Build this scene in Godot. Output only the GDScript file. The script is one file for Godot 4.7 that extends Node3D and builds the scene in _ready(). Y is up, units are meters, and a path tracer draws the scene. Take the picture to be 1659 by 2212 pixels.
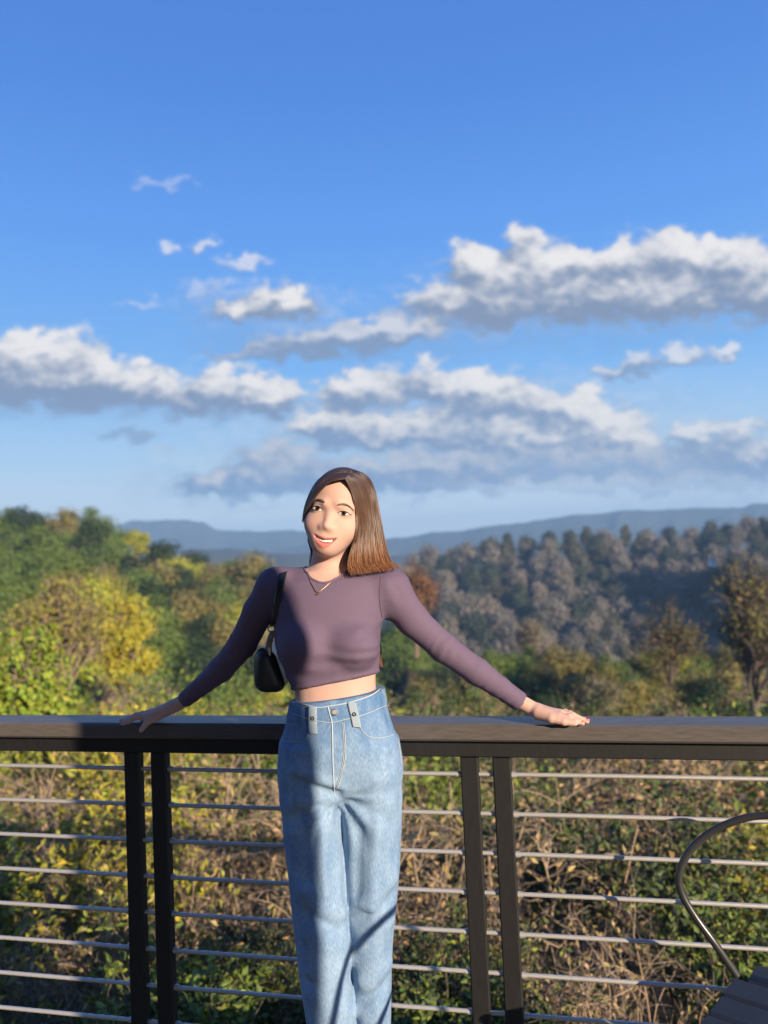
extends Node3D
# Deck railing above a wooded valley, person leaning on the handrail, late sun from behind the camera's right shoulder.

const FL := 1690.0      # focal length in photo pixels (photo taken as 1659 x 2212)
const CX := 829.5
const CY := 1106.0
const RAIL_TOP := 1.053

var cam_xf := Transform3D()
var rng := RandomNumberGenerator.new()
var taken := {}

# ---------------------------------------------------------------- mesh helper
class MB:
	var v := PackedVector3Array()
	var n := PackedVector3Array()
	var c := PackedColorArray()
	var i := PackedInt32Array()
	func vert(p: Vector3, nn: Vector3, cc := Color.WHITE) -> int:
		v.append(p)
		n.append(nn)
		c.append(cc)
		return v.size() - 1
	func face(a: int, b: int, d: int) -> void:
		# winding picked so that the front (clockwise) side is the one the normals point to
		var g := (v[d] - v[a]).cross(v[b] - v[a])
		i.append(a)
		if g.dot(n[a] + n[b] + n[d]) >= 0.0:
			i.append(b)
			i.append(d)
		else:
			i.append(d)
			i.append(b)
	func quad(a: int, b: int, d: int, e: int) -> void:
		face(a, b, d)
		face(a, d, e)
	func flat_tri(a: Vector3, b: Vector3, d: Vector3, out: Vector3, cc: Color) -> void:
		var g := (d - a).cross(b - a).normalized()
		if g.dot(out) < 0.0:
			g = -g
		face(vert(a, g, cc), vert(b, g, cc), vert(d, g, cc))
	func flat_quad(a: Vector3, b: Vector3, d: Vector3, e: Vector3, out: Vector3, cc := Color.WHITE) -> void:
		var g := (d - a).cross(b - a).normalized()
		if g.dot(out) < 0.0:
			g = -g
		quad(vert(a, g, cc), vert(b, g, cc), vert(d, g, cc), vert(e, g, cc))
	func tube(pts: PackedVector3Array, rad: PackedFloat32Array, sides := 8, cc := Color.WHITE, c2 := Color(-1, 0, 0), squash := 1.0) -> void:
		var m := pts.size()
		if m < 2:
			return
		var t := (pts[1] - pts[0]).normalized()
		var side := t.cross(Vector3.UP)
		if side.length() < 0.05:
			side = t.cross(Vector3.RIGHT)
		side = side.normalized()
		var first := v.size()
		for k in m:
			var d := pts[mini(k + 1, m - 1)] - pts[maxi(k - 1, 0)]
			if d.length() > 1e-9:
				t = d.normalized()
			side = (side - t * side.dot(t)).normalized()
			var up := side.cross(t)
			var col := cc if c2.r < 0.0 else cc.lerp(c2, float(k) / (m - 1))
			for s in sides:
				var a := TAU * s / sides
				var o := side * cos(a) + up * sin(a) * squash
				vert(pts[k] + o * rad[k], (side * cos(a) * squash + up * sin(a)).normalized(), col)
		for k in m - 1:
			for s in sides:
				var s2 := (s + 1) % sides
				var a := first + k * sides
				quad(a + s, a + s2, a + sides + s2, a + sides + s)
		for e in 2:
			var k := 0 if e == 0 else m - 1
			var d := (pts[0] - pts[1] if e == 0 else pts[m - 1] - pts[m - 2]).normalized()
			var mid := vert(pts[k], d, c[first + k * sides])
			var ring := PackedInt32Array()
			for s in sides:
				ring.append(vert(v[first + k * sides + s], d, c[first + k * sides]))
			for s in sides:
				face(mid, ring[s], ring[(s + 1) % sides])
	# box with chamfered edges
	func cbox(at: Transform3D, size: Vector3, b := 0.004, cc := Color.WHITE) -> void:
		var h := size * 0.5
		for ax in 3:
			for s in [-1.0, 1.0]:
				var nn := Vector3.ZERO
				nn[ax] = s
				var u := (ax + 1) % 3
				var w := (ax + 2) % 3
				var q: Array[Vector3] = []
				for k in [[-1, -1], [1, -1], [1, 1], [-1, 1]]:
					var p := Vector3.ZERO
					p[ax] = s * h[ax]
					p[u] = k[0] * (h[u] - b)
					p[w] = k[1] * (h[w] - b)
					q.append(at * p)
				flat_quad(q[0], q[1], q[2], q[3], at.basis * nn, cc)
		for ax in 3:
			var u := (ax + 1) % 3
			var w := (ax + 2) % 3
			for su in [-1.0, 1.0]:
				for sw in [-1.0, 1.0]:
					var q: Array[Vector3] = []
					for k in 4:
						var p := Vector3.ZERO
						p[ax] = (h[ax] - b) * (-1.0 if k == 0 or k == 3 else 1.0)
						p[u] = su * (h[u] - (b if k >= 2 else 0.0))
						p[w] = sw * (h[w] - (0.0 if k >= 2 else b))
						q.append(at * p)
					var nn := Vector3.ZERO
					nn[u] = su
					nn[w] = sw
					flat_quad(q[0], q[1], q[2], q[3], at.basis * nn, cc)
		for sx in [-1.0, 1.0]:
			for sy in [-1.0, 1.0]:
				for sz in [-1.0, 1.0]:
					var sg := Vector3(sx, sy, sz)
					var q: Array[Vector3] = []
					for ax in 3:
						var p := Vector3(sx * (h.x - b), sy * (h.y - b), sz * (h.z - b))
						p[ax] = sg[ax] * h[ax]
						q.append(at * p)
					flat_tri(q[0], q[1], q[2], at.basis * sg, cc)
	func mesh() -> ArrayMesh:
		if v.is_empty():
			return ArrayMesh.new()
		var a := []
		a.resize(Mesh.ARRAY_MAX)
		a[Mesh.ARRAY_VERTEX] = v
		a[Mesh.ARRAY_NORMAL] = n
		a[Mesh.ARRAY_COLOR] = c
		a[Mesh.ARRAY_INDEX] = i
		var m := ArrayMesh.new()
		m.add_surface_from_arrays(Mesh.PRIMITIVE_TRIANGLES, a)
		return m

# ---------------------------------------------------------------- scene helpers
func ray(x: float, y: float) -> Vector3:
	return cam_xf.basis * Vector3((x - CX) / FL, (CY - y) / FL, -1.0)
func P(x: float, y: float, d: float) -> Vector3:
	var r := ray(x, y)
	return cam_xf.origin + r * (d / -r.z)
func at_level(x: float, y: float, h: float) -> Vector3:
	var r := ray(x, y)
	return cam_xf.origin + r * ((h - cam_xf.origin.y) / r.y)

func numbered(called: String) -> String:
	if not taken.has(called):
		taken[called] = 0
		return called
	taken[called] += 1
	return "%s_%03d" % [called, taken[called]]
func thing(called: String, label: String, category: String, at := Vector3.ZERO, group := "") -> Node3D:
	var o := Node3D.new()
	o.name = numbered(called)
	add_child(o)
	o.position = at
	o.set_meta("label", label)
	o.set_meta("category", category)
	if group:
		o.set_meta("group", group)
	return o
func part(called: String, m: Mesh, mat: Material, parent: Node) -> MeshInstance3D:
	var o := MeshInstance3D.new()
	o.name = called
	o.mesh = m
	o.material_override = mat
	parent.add_child(o, true)
	return o
func structure(called: String, m: Mesh, mat: Material) -> MeshInstance3D:
	var o := part(numbered(called), m, mat, self)
	o.set_meta("kind", "structure")
	o.set_meta("label", called.replace("_", " "))
	return o
func lin(r: float, g: float, b: float) -> Color:
	return Color(r, g, b).linear_to_srgb()
func mat(col: Color, rough := 0.7, metal := 0.0) -> StandardMaterial3D:
	var m := StandardMaterial3D.new()
	m.albedo_color = col.linear_to_srgb()
	m.roughness = rough
	m.metallic = metal
	return m
func vmat(rough := 0.7) -> StandardMaterial3D:
	var m := StandardMaterial3D.new()
	m.vertex_color_use_as_albedo = true
	m.roughness = rough
	return m
func noise_tex(freq: float, lo: Color, hi: Color, octaves := 4, size := 512, sd := 1) -> NoiseTexture2D:
	var f := FastNoiseLite.new()
	f.seed = sd
	f.frequency = freq
	f.fractal_octaves = octaves
	f.noise_type = FastNoiseLite.TYPE_SIMPLEX_SMOOTH
	var t := NoiseTexture2D.new()
	t.width = size
	t.height = size
	t.seamless = true
	t.noise = f
	var g := Gradient.new()
	g.set_color(0, lo)
	g.set_color(1, hi)
	t.color_ramp = g
	return t

# ---------------------------------------------------------------- sky
# [base y, strength, greyness, [humps: centre x, centre y, half width, half height]] in photo pixels of the cloud's direction
var clouds := [
	[1120.0, 0.20, 0.0, [[760, 960, 520, 120], [1180, 900, 480, 130], [1500, 1000, 420, 110], [520, 1040, 330, 70]]],
	[800.0, 0.22, 0.0, [[1300, 650, 520, 120], [760, 735, 420, 60], [560, 660, 220, 60]]],
	[930.0, 0.22, 0.0, [[200, 850, 420, 80], [560, 870, 260, 60]]],
	[900.0, 1.0, 0.0, [[30, 800, 120, 80], [145, 772, 95, 70], [60, 775, 80, 65], [250, 815, 105, 55], [340, 832, 75, 48], [180, 850, 260, 45]]],
	[914.0, 1.0, 0.0, [[480, 832, 82, 52], [565, 855, 78, 55], [430, 872, 100, 45], [612, 862, 55, 40]]],
	[1030.0, 1.0, 0.05, [[740, 850, 75, 50], [820, 835, 95, 55], [930, 815, 55, 50], [1000, 850, 115, 58], [1085, 842, 95, 48], [1200, 872, 85, 45], [1262, 880, 52, 52], [1330, 930, 95, 60], [1100, 935, 270, 70], [800, 930, 210, 48], [1385, 975, 62, 38], [700, 912, 66, 35], [1250, 960, 190, 50]]],
	[1066.0, 0.75, 0.40, [[1230, 1005, 420, 46], [1560, 1000, 300, 52]]],
	[1088.0, 0.95, 0.42, [[600, 990, 125, 45], [560, 1045, 175, 42], [480, 1045, 100, 36], [800, 1035, 260, 48], [960, 1010, 220, 52]]],
	[742.0, 1.0, 0.08, [[1130, 522, 48, 48], [1010, 562, 62, 42], [1080, 585, 95, 50], [1200, 562, 72, 42], [1290, 562, 82, 40], [1450, 525, 62, 46], [1380, 552, 82, 46], [1520, 552, 92, 46], [1605, 552, 95, 52], [1200, 635, 310, 75], [1000, 665, 150, 58], [1450, 625, 270, 80], [1660, 625, 110, 80]]],
	[697.0, 1.0, 0.0, [[600, 652, 68, 46], [640, 662, 52, 36], [500, 672, 64, 20], [560, 664, 74, 34]]],
	[795.0, 0.8, 0.35, [[700, 742, 180, 28], [860, 708, 115, 36], [560, 767, 140, 20], [780, 722, 160, 32]]],
	[900.0, 0.25, 0.0, [[360, 393, 80, 13]]],
	[900.0, 0.6, 0.0, [[440, 522, 30, 20], [372, 546, 30, 15], [525, 572, 66, 18]]],
	[900.0, 0.28, 0.1, [[450, 620, 66, 24], [300, 655, 70, 11]]],
	[835.0, 0.75, 0.0, [[1380, 790, 66, 28], [1480, 767, 66, 30], [1575, 758, 50, 15], [1310, 802, 46, 18]]],
	[1030.0, 0.85, 0.15, [[1490, 932, 56, 24], [1600, 922, 66, 28], [1560, 975, 140, 48], [1645, 990, 90, 42]]],
	[965.0, 0.7, 0.9, [[290, 940, 85, 15]]],
	[985.0, 0.5, 0.3, [[345, 968, 38, 8]]],
	[1110.0, 0.35, 0.3, [[1150, 1050, 380, 22], [1500, 1040, 300, 26]]],
]
func hump_field(hs: Array, x: float, y: float) -> float:
	var sum := 0.0
	for h in hs:
		var dx: float = (x - h[0]) / h[2]
		var dy: float = (y - h[1]) / h[3]
		var q := dx * dx + dy * dy
		if q < 1.6:
			q = 1.0 - q / 1.6
			sum += q * q
	return minf(sum, 1.6)
func sky_row(el: float) -> Color:
	# linear colours of the clear air by height in degrees
	var stops := [[0.0, Color(0.80, 0.88, 0.92)], [3.0, Color(0.74, 0.86, 0.94)], [7.0, Color(0.46, 0.69, 0.92)], [13.0, Color(0.205, 0.48, 0.92)], [22.0, Color(0.120, 0.350, 0.88)], [31.0, Color(0.080, 0.250, 0.74)], [45.0, Color(0.060, 0.19, 0.62)], [90.0, Color(0.045, 0.14, 0.48)]]
	for k in stops.size() - 1:
		if el <= stops[k + 1][0]:
			return stops[k][1].lerp(stops[k + 1][1], clampf((el - stops[k][0]) / (stops[k + 1][0] - stops[k][0]), 0, 1))
	return stops[-1][1]
var sky_warp := FastNoiseLite.new()
var sky_fine := FastNoiseLite.new()
var sky_rows: Array = []
func sky_line(row: int, h: int, tile_w: int) -> PackedByteArray:
	var out := PackedByteArray()
	var inv := cam_xf.basis.inverse()
	var el := deg_to_rad(90.0 - 180.0 * (row + 0.5) / h)
	var air := sky_row(rad_to_deg(el))
	for tx in tile_w:
		var az := ((tx + 0.5) / tile_w - 0.5) * PI / 3.0
		var d := inv * Vector3(sin(az) * cos(el), sin(el), -cos(az) * cos(el))
		var x := CX + FL * d.x / -d.z
		var y := CY - FL * d.y / -d.z
		var col := air
		var wx := x + sky_warp.get_noise_2d(x, y * 1.5) * 34.0
		var wy := y + sky_warp.get_noise_2d(x + 900.0, y * 1.5 + 300.0) * 30.0
		var f := sky_fine.get_noise_2d(x, y * 1.6)
		var f2 := sky_fine.get_noise_2d(x * 0.5 + 500.0, y * 0.8)
		for cl in clouds:
			if wy > cl[0] + 30.0 or not cl[4].has_point(Vector2(wx, wy)):
				continue
			var s := hump_field(cl[3], wx, wy)
			if s < 0.015:
				continue
			var a := smoothstep(-0.02, 0.80, s + f * 0.34 + f2 * 0.14) * (1.0 - smoothstep(-34.0, 30.0, wy - cl[0] + f * 26.0))
			if a <= 0.003:
				continue
			a *= cl[1]
			var s2 := hump_field(cl[3], wx + 16.0, wy - 30.0)
			var s3 := hump_field(cl[3], wx + 5.0 + f2 * 6.0, wy - 11.0)
			var lit := 0.36 + 0.40 * (s - s2) + 0.50 * (s - s3) + f * 0.24 + f2 * 0.28
			lit -= 0.45 * smoothstep(-110.0, 0.0, wy - cl[0])
			lit = clampf(lit, 0.0, 1.0) * (1.0 - cl[2])
			var low := clampf((y - 780.0) / 320.0, 0.0, 1.0)
			var grey := Color(0.235, 0.30, 0.43).lerp(Color(0.215, 0.335, 0.55), low)
			var white := Color(0.93, 0.89, 0.86).lerp(Color(0.87, 0.83, 0.78), low)
			var cc := grey.lerp(white, smoothstep(0.0, 0.95, lit))
			col = col.lerp(cc, clampf(a, 0.0, 0.96))
		var q := col.linear_to_srgb()
		out.append(int(clampf(q.r, 0, 1) * 255.0 + 0.5))
		out.append(int(clampf(q.g, 0, 1) * 255.0 + 0.5))
		out.append(int(clampf(q.b, 0, 1) * 255.0 + 0.5))
	return out
func sky_image() -> Image:
	var w := 4080
	var h := 2040
	var tile_w := 680
	var im := Image.create(w, h, false, Image.FORMAT_RGB8)
	for y in h:
		var el := 90.0 - 180.0 * (y + 0.5) / h
		im.fill_rect(Rect2i(0, y, w, 1), (sky_row(el) if el > 0.0 else Color(0.2, 0.24, 0.26)).linear_to_srgb())
	var y0 := int((90.0 - 33.0) / 180.0 * h)
	var y1 := h / 2
	sky_warp.seed = 11
	sky_warp.frequency = 1.0 / 95.0
	sky_warp.fractal_octaves = 4
	sky_warp.fractal_gain = 0.55
	sky_fine.seed = 23
	sky_fine.frequency = 1.0 / 42.0
	sky_fine.fractal_octaves = 4
	for cl in clouds:
		var box := Rect2(cl[3][0][0], cl[3][0][1], 0, 0)
		for q in cl[3]:
			box = box.merge(Rect2(q[0] - q[2] * 1.25, q[1] - q[3] * 1.25, q[2] * 2.5, q[3] * 2.5))
		cl.append(box)
	sky_rows.clear()
	sky_rows.resize(y1 - y0)
	var job := WorkerThreadPool.add_group_task(func(ty: int) -> void: sky_rows[ty] = sky_line(ty + y0, h, tile_w), y1 - y0)
	WorkerThreadPool.wait_for_group_task_completion(job)
	var bytes := PackedByteArray()
	for q in sky_rows:
		bytes.append_array(q)
	var tile := Image.create_from_data(tile_w, y1 - y0, false, Image.FORMAT_RGB8, bytes)
	var back := tile.duplicate() as Image
	back.flip_x()
	for k in range(-3, 4):
		var src := back if posmod(k, 2) == 0 else tile
		var x0 := w / 2 - tile_w / 2 + k * tile_w
		im.blit_rect(src, Rect2i(0, 0, tile_w, y1 - y0), Vector2i(x0, y0))
	return im

# ---------------------------------------------------------------- land
var anchors: Array[Vector3] = []
var hill_noise := FastNoiseLite.new()
func profile(tab: Array, d: float) -> float:
	for k in tab.size() - 1:
		if d <= tab[k + 1][0]:
			var t: float = clampf((d - tab[k][0]) / (tab[k + 1][0] - tab[k][0]), 0.0, 1.0)
			return lerpf(tab[k][1], tab[k + 1][1], t * t * (3.0 - 2.0 * t))
	return tab[-1][1]
var left_land := [[0, -1.2], [3, -1.4], [12, -3.0], [25, -5.2], [55, -9.0], [95, -5.0], [135, -1.0], [190, -12.0], [400, -45.0], [900, -62.0], [14000, -62.0]]
var mid_land := [[0, -1.2], [3, -1.45], [12, -3.5], [30, -8.0], [60, -14.0], [110, -20.0], [150, -22.0], [220, -38.0], [500, -58.0], [900, -62.0], [14000, -62.0]]
var right_land := [[0, -1.2], [3, -1.45], [12, -3.6], [30, -7.8], [60, -13.5], [120, -34.0], [190, -44.0], [255, -26.0], [335, -3.5], [430, -18.0], [700, -50.0], [900, -62.0], [14000, -62.0]]
func base_land(x: float, z: float) -> float:
	var d := sqrt(x * x + z * z)
	if z > 0.0:
		return lerpf(-1.2, -0.9, clampf(z / 8.0, 0.0, 1.0)) + 0.02 * maxf(z - 8.0, 0.0) * (1.0 if d < 200 else 200.0 / d)
	var az := rad_to_deg(atan2(x, -z))
	var a := profile(left_land, d)
	var b := profile(mid_land, d)
	var c := profile(right_land, d)
	var h := lerpf(a, b, smoothstep(-19.0, -6.0, az))
	h = lerpf(h, c, smoothstep(-3.0, 7.0, az))
	# the near hillside that rises outside the frame on the right and keeps the valley in shade
	var q := Vector2(x - 215.0, z + 95.0)
	h += 88.0 * exp(-(q.x * q.x) / 9000.0 - (q.y * q.y) / 5200.0) * smoothstep(30.0, 40.0, az)
	return h + hill_noise.get_noise_2d(x, z) * minf(d * 0.02, 3.0)
func land(x: float, z: float) -> float:
	var h := base_land(x, z)
	var d := sqrt(x * x + z * z)
	var r := 4.0 + d * 0.05
	var ws := 1.0 / (r * r * r * r)
	var s := 0.0
	for a in anchors:
		var dx := a.x - x
		var dz := a.z - z
		var q := dx * dx + dz * dz
		if q > 40.0 * r * r:
			continue
		var w := 1.0 / ((q + 0.05) * (q + 0.05))
		s += w * a.y
		ws += w
	return h + s / ws
func anchor(p: Vector3) -> void:
	anchors.append(Vector3(p.x, p.y - base_land(p.x, p.z), p.z))

func build_ground(m: Material) -> void:
	var mb := MB.new()
	var rs := PackedFloat32Array()
	var r := 0.6
	while r < 2600.0:
		rs.append(r)
		r *= 1.055
	var azs := PackedFloat32Array()
	var a := -180.0
	while a < 180.0:
		azs.append(a)
		a += 0.8 if absf(a) < 40.0 else 5.0
	var na := azs.size()
	var top := mb.vert(Vector3(0, -1.2, 0), Vector3.UP)
	for k in rs.size():
		for j in na:
			var x := sin(deg_to_rad(azs[j])) * rs[k]
			var z := -cos(deg_to_rad(azs[j])) * rs[k]
			var y := land(x, z) if rs[k] < 500.0 else base_land(x, z)
			mb.vert(Vector3(x, y, z), Vector3.UP)
	for j in na:
		mb.face(top, 1 + j, 1 + (j + 1) % na)
	for k in rs.size() - 1:
		for j in na:
			var p := 1 + k * na
			mb.quad(p + j, p + (j + 1) % na, p + na + (j + 1) % na, p + na + j)
	smooth_normals(mb)
	structure("ground", mb.mesh(), m)

func smooth_normals(mb: MB) -> void:
	var acc := PackedVector3Array()
	acc.resize(mb.v.size())
	for k in range(0, mb.i.size(), 3):
		var a := mb.i[k]
		var b := mb.i[k + 1]
		var d := mb.i[k + 2]
		var g := (mb.v[d] - mb.v[a]).cross(mb.v[b] - mb.v[a])
		acc[a] += g
		acc[b] += g
		acc[d] += g
	for k in acc.size():
		mb.n[k] = acc[k].normalized() if acc[k].length() > 1e-14 else Vector3.UP

# a far ridge: crest given by photo directions, real distance and depth
func build_ridge(called: String, crest: Array, dist: float, depth: float, m: Material, sd: int) -> void:
	var f := FastNoiseLite.new()
	f.seed = sd
	f.frequency = 1.0 / (dist * 0.06)
	f.fractal_octaves = 5
	var mb := MB.new()
	var cols := 260
	var rows := 14
	var x0: float = crest[0][0]
	var x1: float = crest[-1][0]
	for j in cols + 1:
		var x := lerpf(x0, x1, float(j) / cols)
		var y := profile(crest, x)
		var top := P(x, y, dist)
		for k in rows + 1:
			var t := float(k) / rows          # 0 near foot, 0.6 crest, 1 far foot
			var up := clampf(t / 0.6, 0.0, 1.0) if t <= 0.6 else clampf((1.0 - t) / 0.4, 0.0, 1.0)
			var zz := dist + (t - 0.6) * depth
			var px := top.x * zz / dist
			var rough := f.get_noise_2d(px, zz * 1.3)
			var hh := lerpf(-62.0, top.y, pow(up, 1.25))
			hh += rough * (top.y + 62.0) * 0.28 * (up * (1.0 - up) * 3.0 + 0.05)
			mb.vert(Vector3(px, hh, -zz), Vector3.UP)
	for j in cols:
		for k in rows:
			var p := j * (rows + 1) + k
			mb.quad(p, p + 1, p + rows + 2, p + rows + 1)
	smooth_normals(mb)
	structure(called, mb.mesh(), m)

# ---------------------------------------------------------------- plants
func palette(cols: Array, r: RandomNumberGenerator) -> Color:
	var k := r.randf() * (cols.size() - 1)
	var c: Color = cols[int(k)].lerp(cols[mini(int(k) + 1, cols.size() - 1)], k - int(k))
	var j := r.randf_range(0.72, 1.28)
	return Color(c.r * j * r.randf_range(0.93, 1.07), c.g * j, c.b * j)
func rand_dir(r: RandomNumberGenerator) -> Vector3:
	var z := r.randf_range(-1, 1)
	var a := r.randf() * TAU
	var q := sqrt(1.0 - z * z)
	return Vector3(q * cos(a), z, q * sin(a))
# leaf: a folded blade of four corners (two faces)
func leaf(mb: MB, p: Vector3, dir: Vector3, side: Vector3, len: float, wid: float, c: Color) -> void:
	var nn := dir.cross(side).normalized()
	var mid := p + dir * len * 0.45 + nn * wid * 0.18
	var tip := p + dir * len
	mb.flat_tri(p, mid + side * wid * 0.5, tip, nn, c)
	mb.flat_tri(p, mid - side * wid * 0.5, tip, nn, c)
func clump(mb: MB, at: Vector3, rad: Vector3, count: int, size: float, cols: Array, r: RandomNumberGenerator, crown_mid: Vector3) -> void:
	for k in count:
		var d := rand_dir(r)
		var q := pow(r.randf(), 0.42)
		var p := at + d * rad * q
		var out := (d * 0.7 + (p - crown_mid).normalized() * 0.6 + rand_dir(r) * 0.9 + Vector3(0, 0.25, 0)).normalized()
		var side := out.cross(rand_dir(r)).normalized()
		var along := side.cross(out)
		var s := size * r.randf_range(0.6, 1.35)
		leaf(mb, p, along, side, s, s * 0.62, palette(cols, r))
func limb_path(a: Vector3, b: Vector3, r: RandomNumberGenerator, bend: float, n := 7) -> PackedVector3Array:
	var pts := PackedVector3Array()
	var l := a.distance_to(b)
	var o1 := rand_dir(r) * l * bend
	var o2 := rand_dir(r) * l * bend
	for k in n:
		var t := float(k) / (n - 1)
		var p := a.lerp(b, t)
		p += o1 * sin(t * PI) + o2 * sin(t * TAU) * 0.4 + Vector3(0, l * 0.10 * sin(t * PI), 0)
		pts.append(p)
	return pts
func taper(n: int, a: float, b: float) -> PackedFloat32Array:
	var q := PackedFloat32Array()
	for k in n:
		q.append(lerpf(a, b, float(k) / (n - 1)))
	return q

# kind: {h, w, low: where the crown begins, clumps, leaves, size, cols, bark, open}
func make_tree(k: Dictionary, sd: int) -> Array:
	var r := RandomNumberGenerator.new()
	r.seed = sd
	var wood := MB.new()
	var crown := MB.new()
	var h: float = k.h
	var w: float = k.w
	var low: float = k.low * h
	var mid := Vector3(0, (low + h) * 0.5, 0)
	var bark: Color = k.bark
	var lean := Vector3(r.randf_range(-0.06, 0.06), 0, r.randf_range(-0.06, 0.06)) * h
	var n := 9
	var tp := PackedVector3Array()
	for q in n:
		var t := float(q) / (n - 1)
		tp.append(Vector3(lean.x * t * t + sin(t * 5.0 + sd) * w * 0.02, -0.4 + (h * 0.86 + 0.4) * t, lean.z * t * t + cos(t * 4.0 + sd) * w * 0.02))
	wood.tube(tp, taper(n, h * 0.028, h * 0.006), 7, bark)
	for q in int(k.clumps):
		# clump centres inside an egg-shaped crown, kept towards its skin
		var d := rand_dir(r)
		var yy := d.y
		var rr := pow(r.randf(), 0.5) * 0.74
		var c := mid + Vector3(d.x * w * 0.5 * rr, yy * (h - low) * 0.5 * rr * 1.02, d.z * w * 0.5 * rr)
		c.x *= lerpf(1.12, 0.72, clampf((c.y - low) / (h - low), 0, 1))
		c.z *= lerpf(1.12, 0.72, clampf((c.y - low) / (h - low), 0, 1))
		c += lean * 0.6
		var cr := w * r.randf_range(0.13, 0.23) * float(k.get("clump", 1.0))
		var root := tp[clampi(int((c.y * 0.62) / h * n), 1, n - 2)]
		var path := limb_path(root, c, r, 0.10)
		wood.tube(path, taper(7, h * 0.010, h * 0.0022), 5, bark)
		for e in int(k.get("twigs", 2)):
			var tip := c + rand_dir(r) * cr * 1.15
			wood.tube(limb_path(path[4], tip, r, 0.12, 5), taper(5, h * 0.0036, h * 0.001), 4, bark)
		clump(crown, c, Vector3(cr, cr * 0.8, cr), int(k.leaves * r.randf_range(0.7, 1.3)), k.size, k.cols, r, mid)
	return [wood.mesh(), crown.mesh()]

# a shrub: many stems fanning out of the ground, forking, with leaves along the twigs
func make_shrub(k: Dictionary, sd: int) -> Array:
	var r := RandomNumberGenerator.new()
	r.seed = sd
	var wood := MB.new()
	var crown := MB.new()
	var h: float = k.h
	var w: float = k.w
	for q in int(k.stems):
		var az := r.randf() * TAU
		var out := sqrt(r.randf()) * w * 0.5
		var root := Vector3(cos(az), 0, sin(az)) * out * 0.25 + Vector3(0, -0.25, 0)
		var tip := Vector3(cos(az) * out, h * r.randf_range(0.6, 1.0) * (1.0 - 0.35 * out / w), sin(az) * out)
		var path := limb_path(root, tip, r, 0.08, 9)
		wood.tube(path, taper(9, k.thick, k.thick * 0.3), 5, palette([k.bark, k.bark2], r))
		for e in int(k.forks):
			var f := r.randi_range(3, 7)
			var to := path[f] + (rand_dir(r) * Vector3(1, 0.6, 1) + Vector3(0, 0.35, 0)) * w * r.randf_range(0.12, 0.3)
			var br := limb_path(path[f], to, r, 0.16, 6)
			wood.tube(br, taper(6, k.thick * 0.45, k.thick * 0.14), 4, palette([k.bark, k.bark2], r))
			for g in int(k.get("twigs", 0)):
				var f2 := r.randi_range(1, 4)
				var to2 := br[f2] + (rand_dir(r) + Vector3(0, 0.2, 0)) * w * r.randf_range(0.06, 0.16)
				wood.tube(limb_path(br[f2], to2, r, 0.18, 4), taper(4, k.thick * 0.22, k.thick * 0.08), 3, palette([k.bark, k.bark2], r))
			for g in int(k.leaves):
				var t := r.randf()
				var p: Vector3 = br[clampi(int(t * 5.99), 0, 5)] + rand_dir(r) * w * k.spread * r.randf()
				var d := (rand_dir(r) + (to - path[f]).normalized() * 0.4 + Vector3(0, 0.1, 0)).normalized()
				var s: float = k.size * r.randf_range(0.55, 1.4)
				leaf(crown, p, d, d.cross(rand_dir(r)).normalized(), s, s * k.get("wide", 0.5), palette(k.cols, r))
	return [wood.mesh(), crown.mesh()]

var bark_mat: StandardMaterial3D
var leaf_mat: StandardMaterial3D
func plant(called: String, meshes: Array, at: Vector3, turn: float, scale3: Vector3, label: String, category: String, group: String, names := ["trunk", "crown"]) -> Node3D:
	var t := thing(called, label, category, at, group)
	t.rotation.y = turn
	t.scale = scale3
	part(names[0], meshes[0], bark_mat, t)
	if meshes[1] != null and meshes[1].get_surface_count() > 0:
		part(names[1], meshes[1], leaf_mat, t)
	return t

# ---------------------------------------------------------------- railing, deck, chairs
const RAIL_AT := Vector3(0.263, 0, -2.048)
var rail_d := Vector3(0.9770, 0, 0.2131)      # along the railing, towards the right
var rail_n := Vector3(-0.2131, 0, 0.9770)     # towards the deck
func rail_point(s: float, h: float, out := 0.0) -> Vector3:
	return RAIL_AT + rail_d * s + rail_n * out + Vector3(0, h, 0)
func rail_xf(s: float, h: float, out := 0.0) -> Transform3D:
	return Transform3D(Basis(rail_d, Vector3.UP, rail_n), rail_point(s, h, out))

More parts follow.
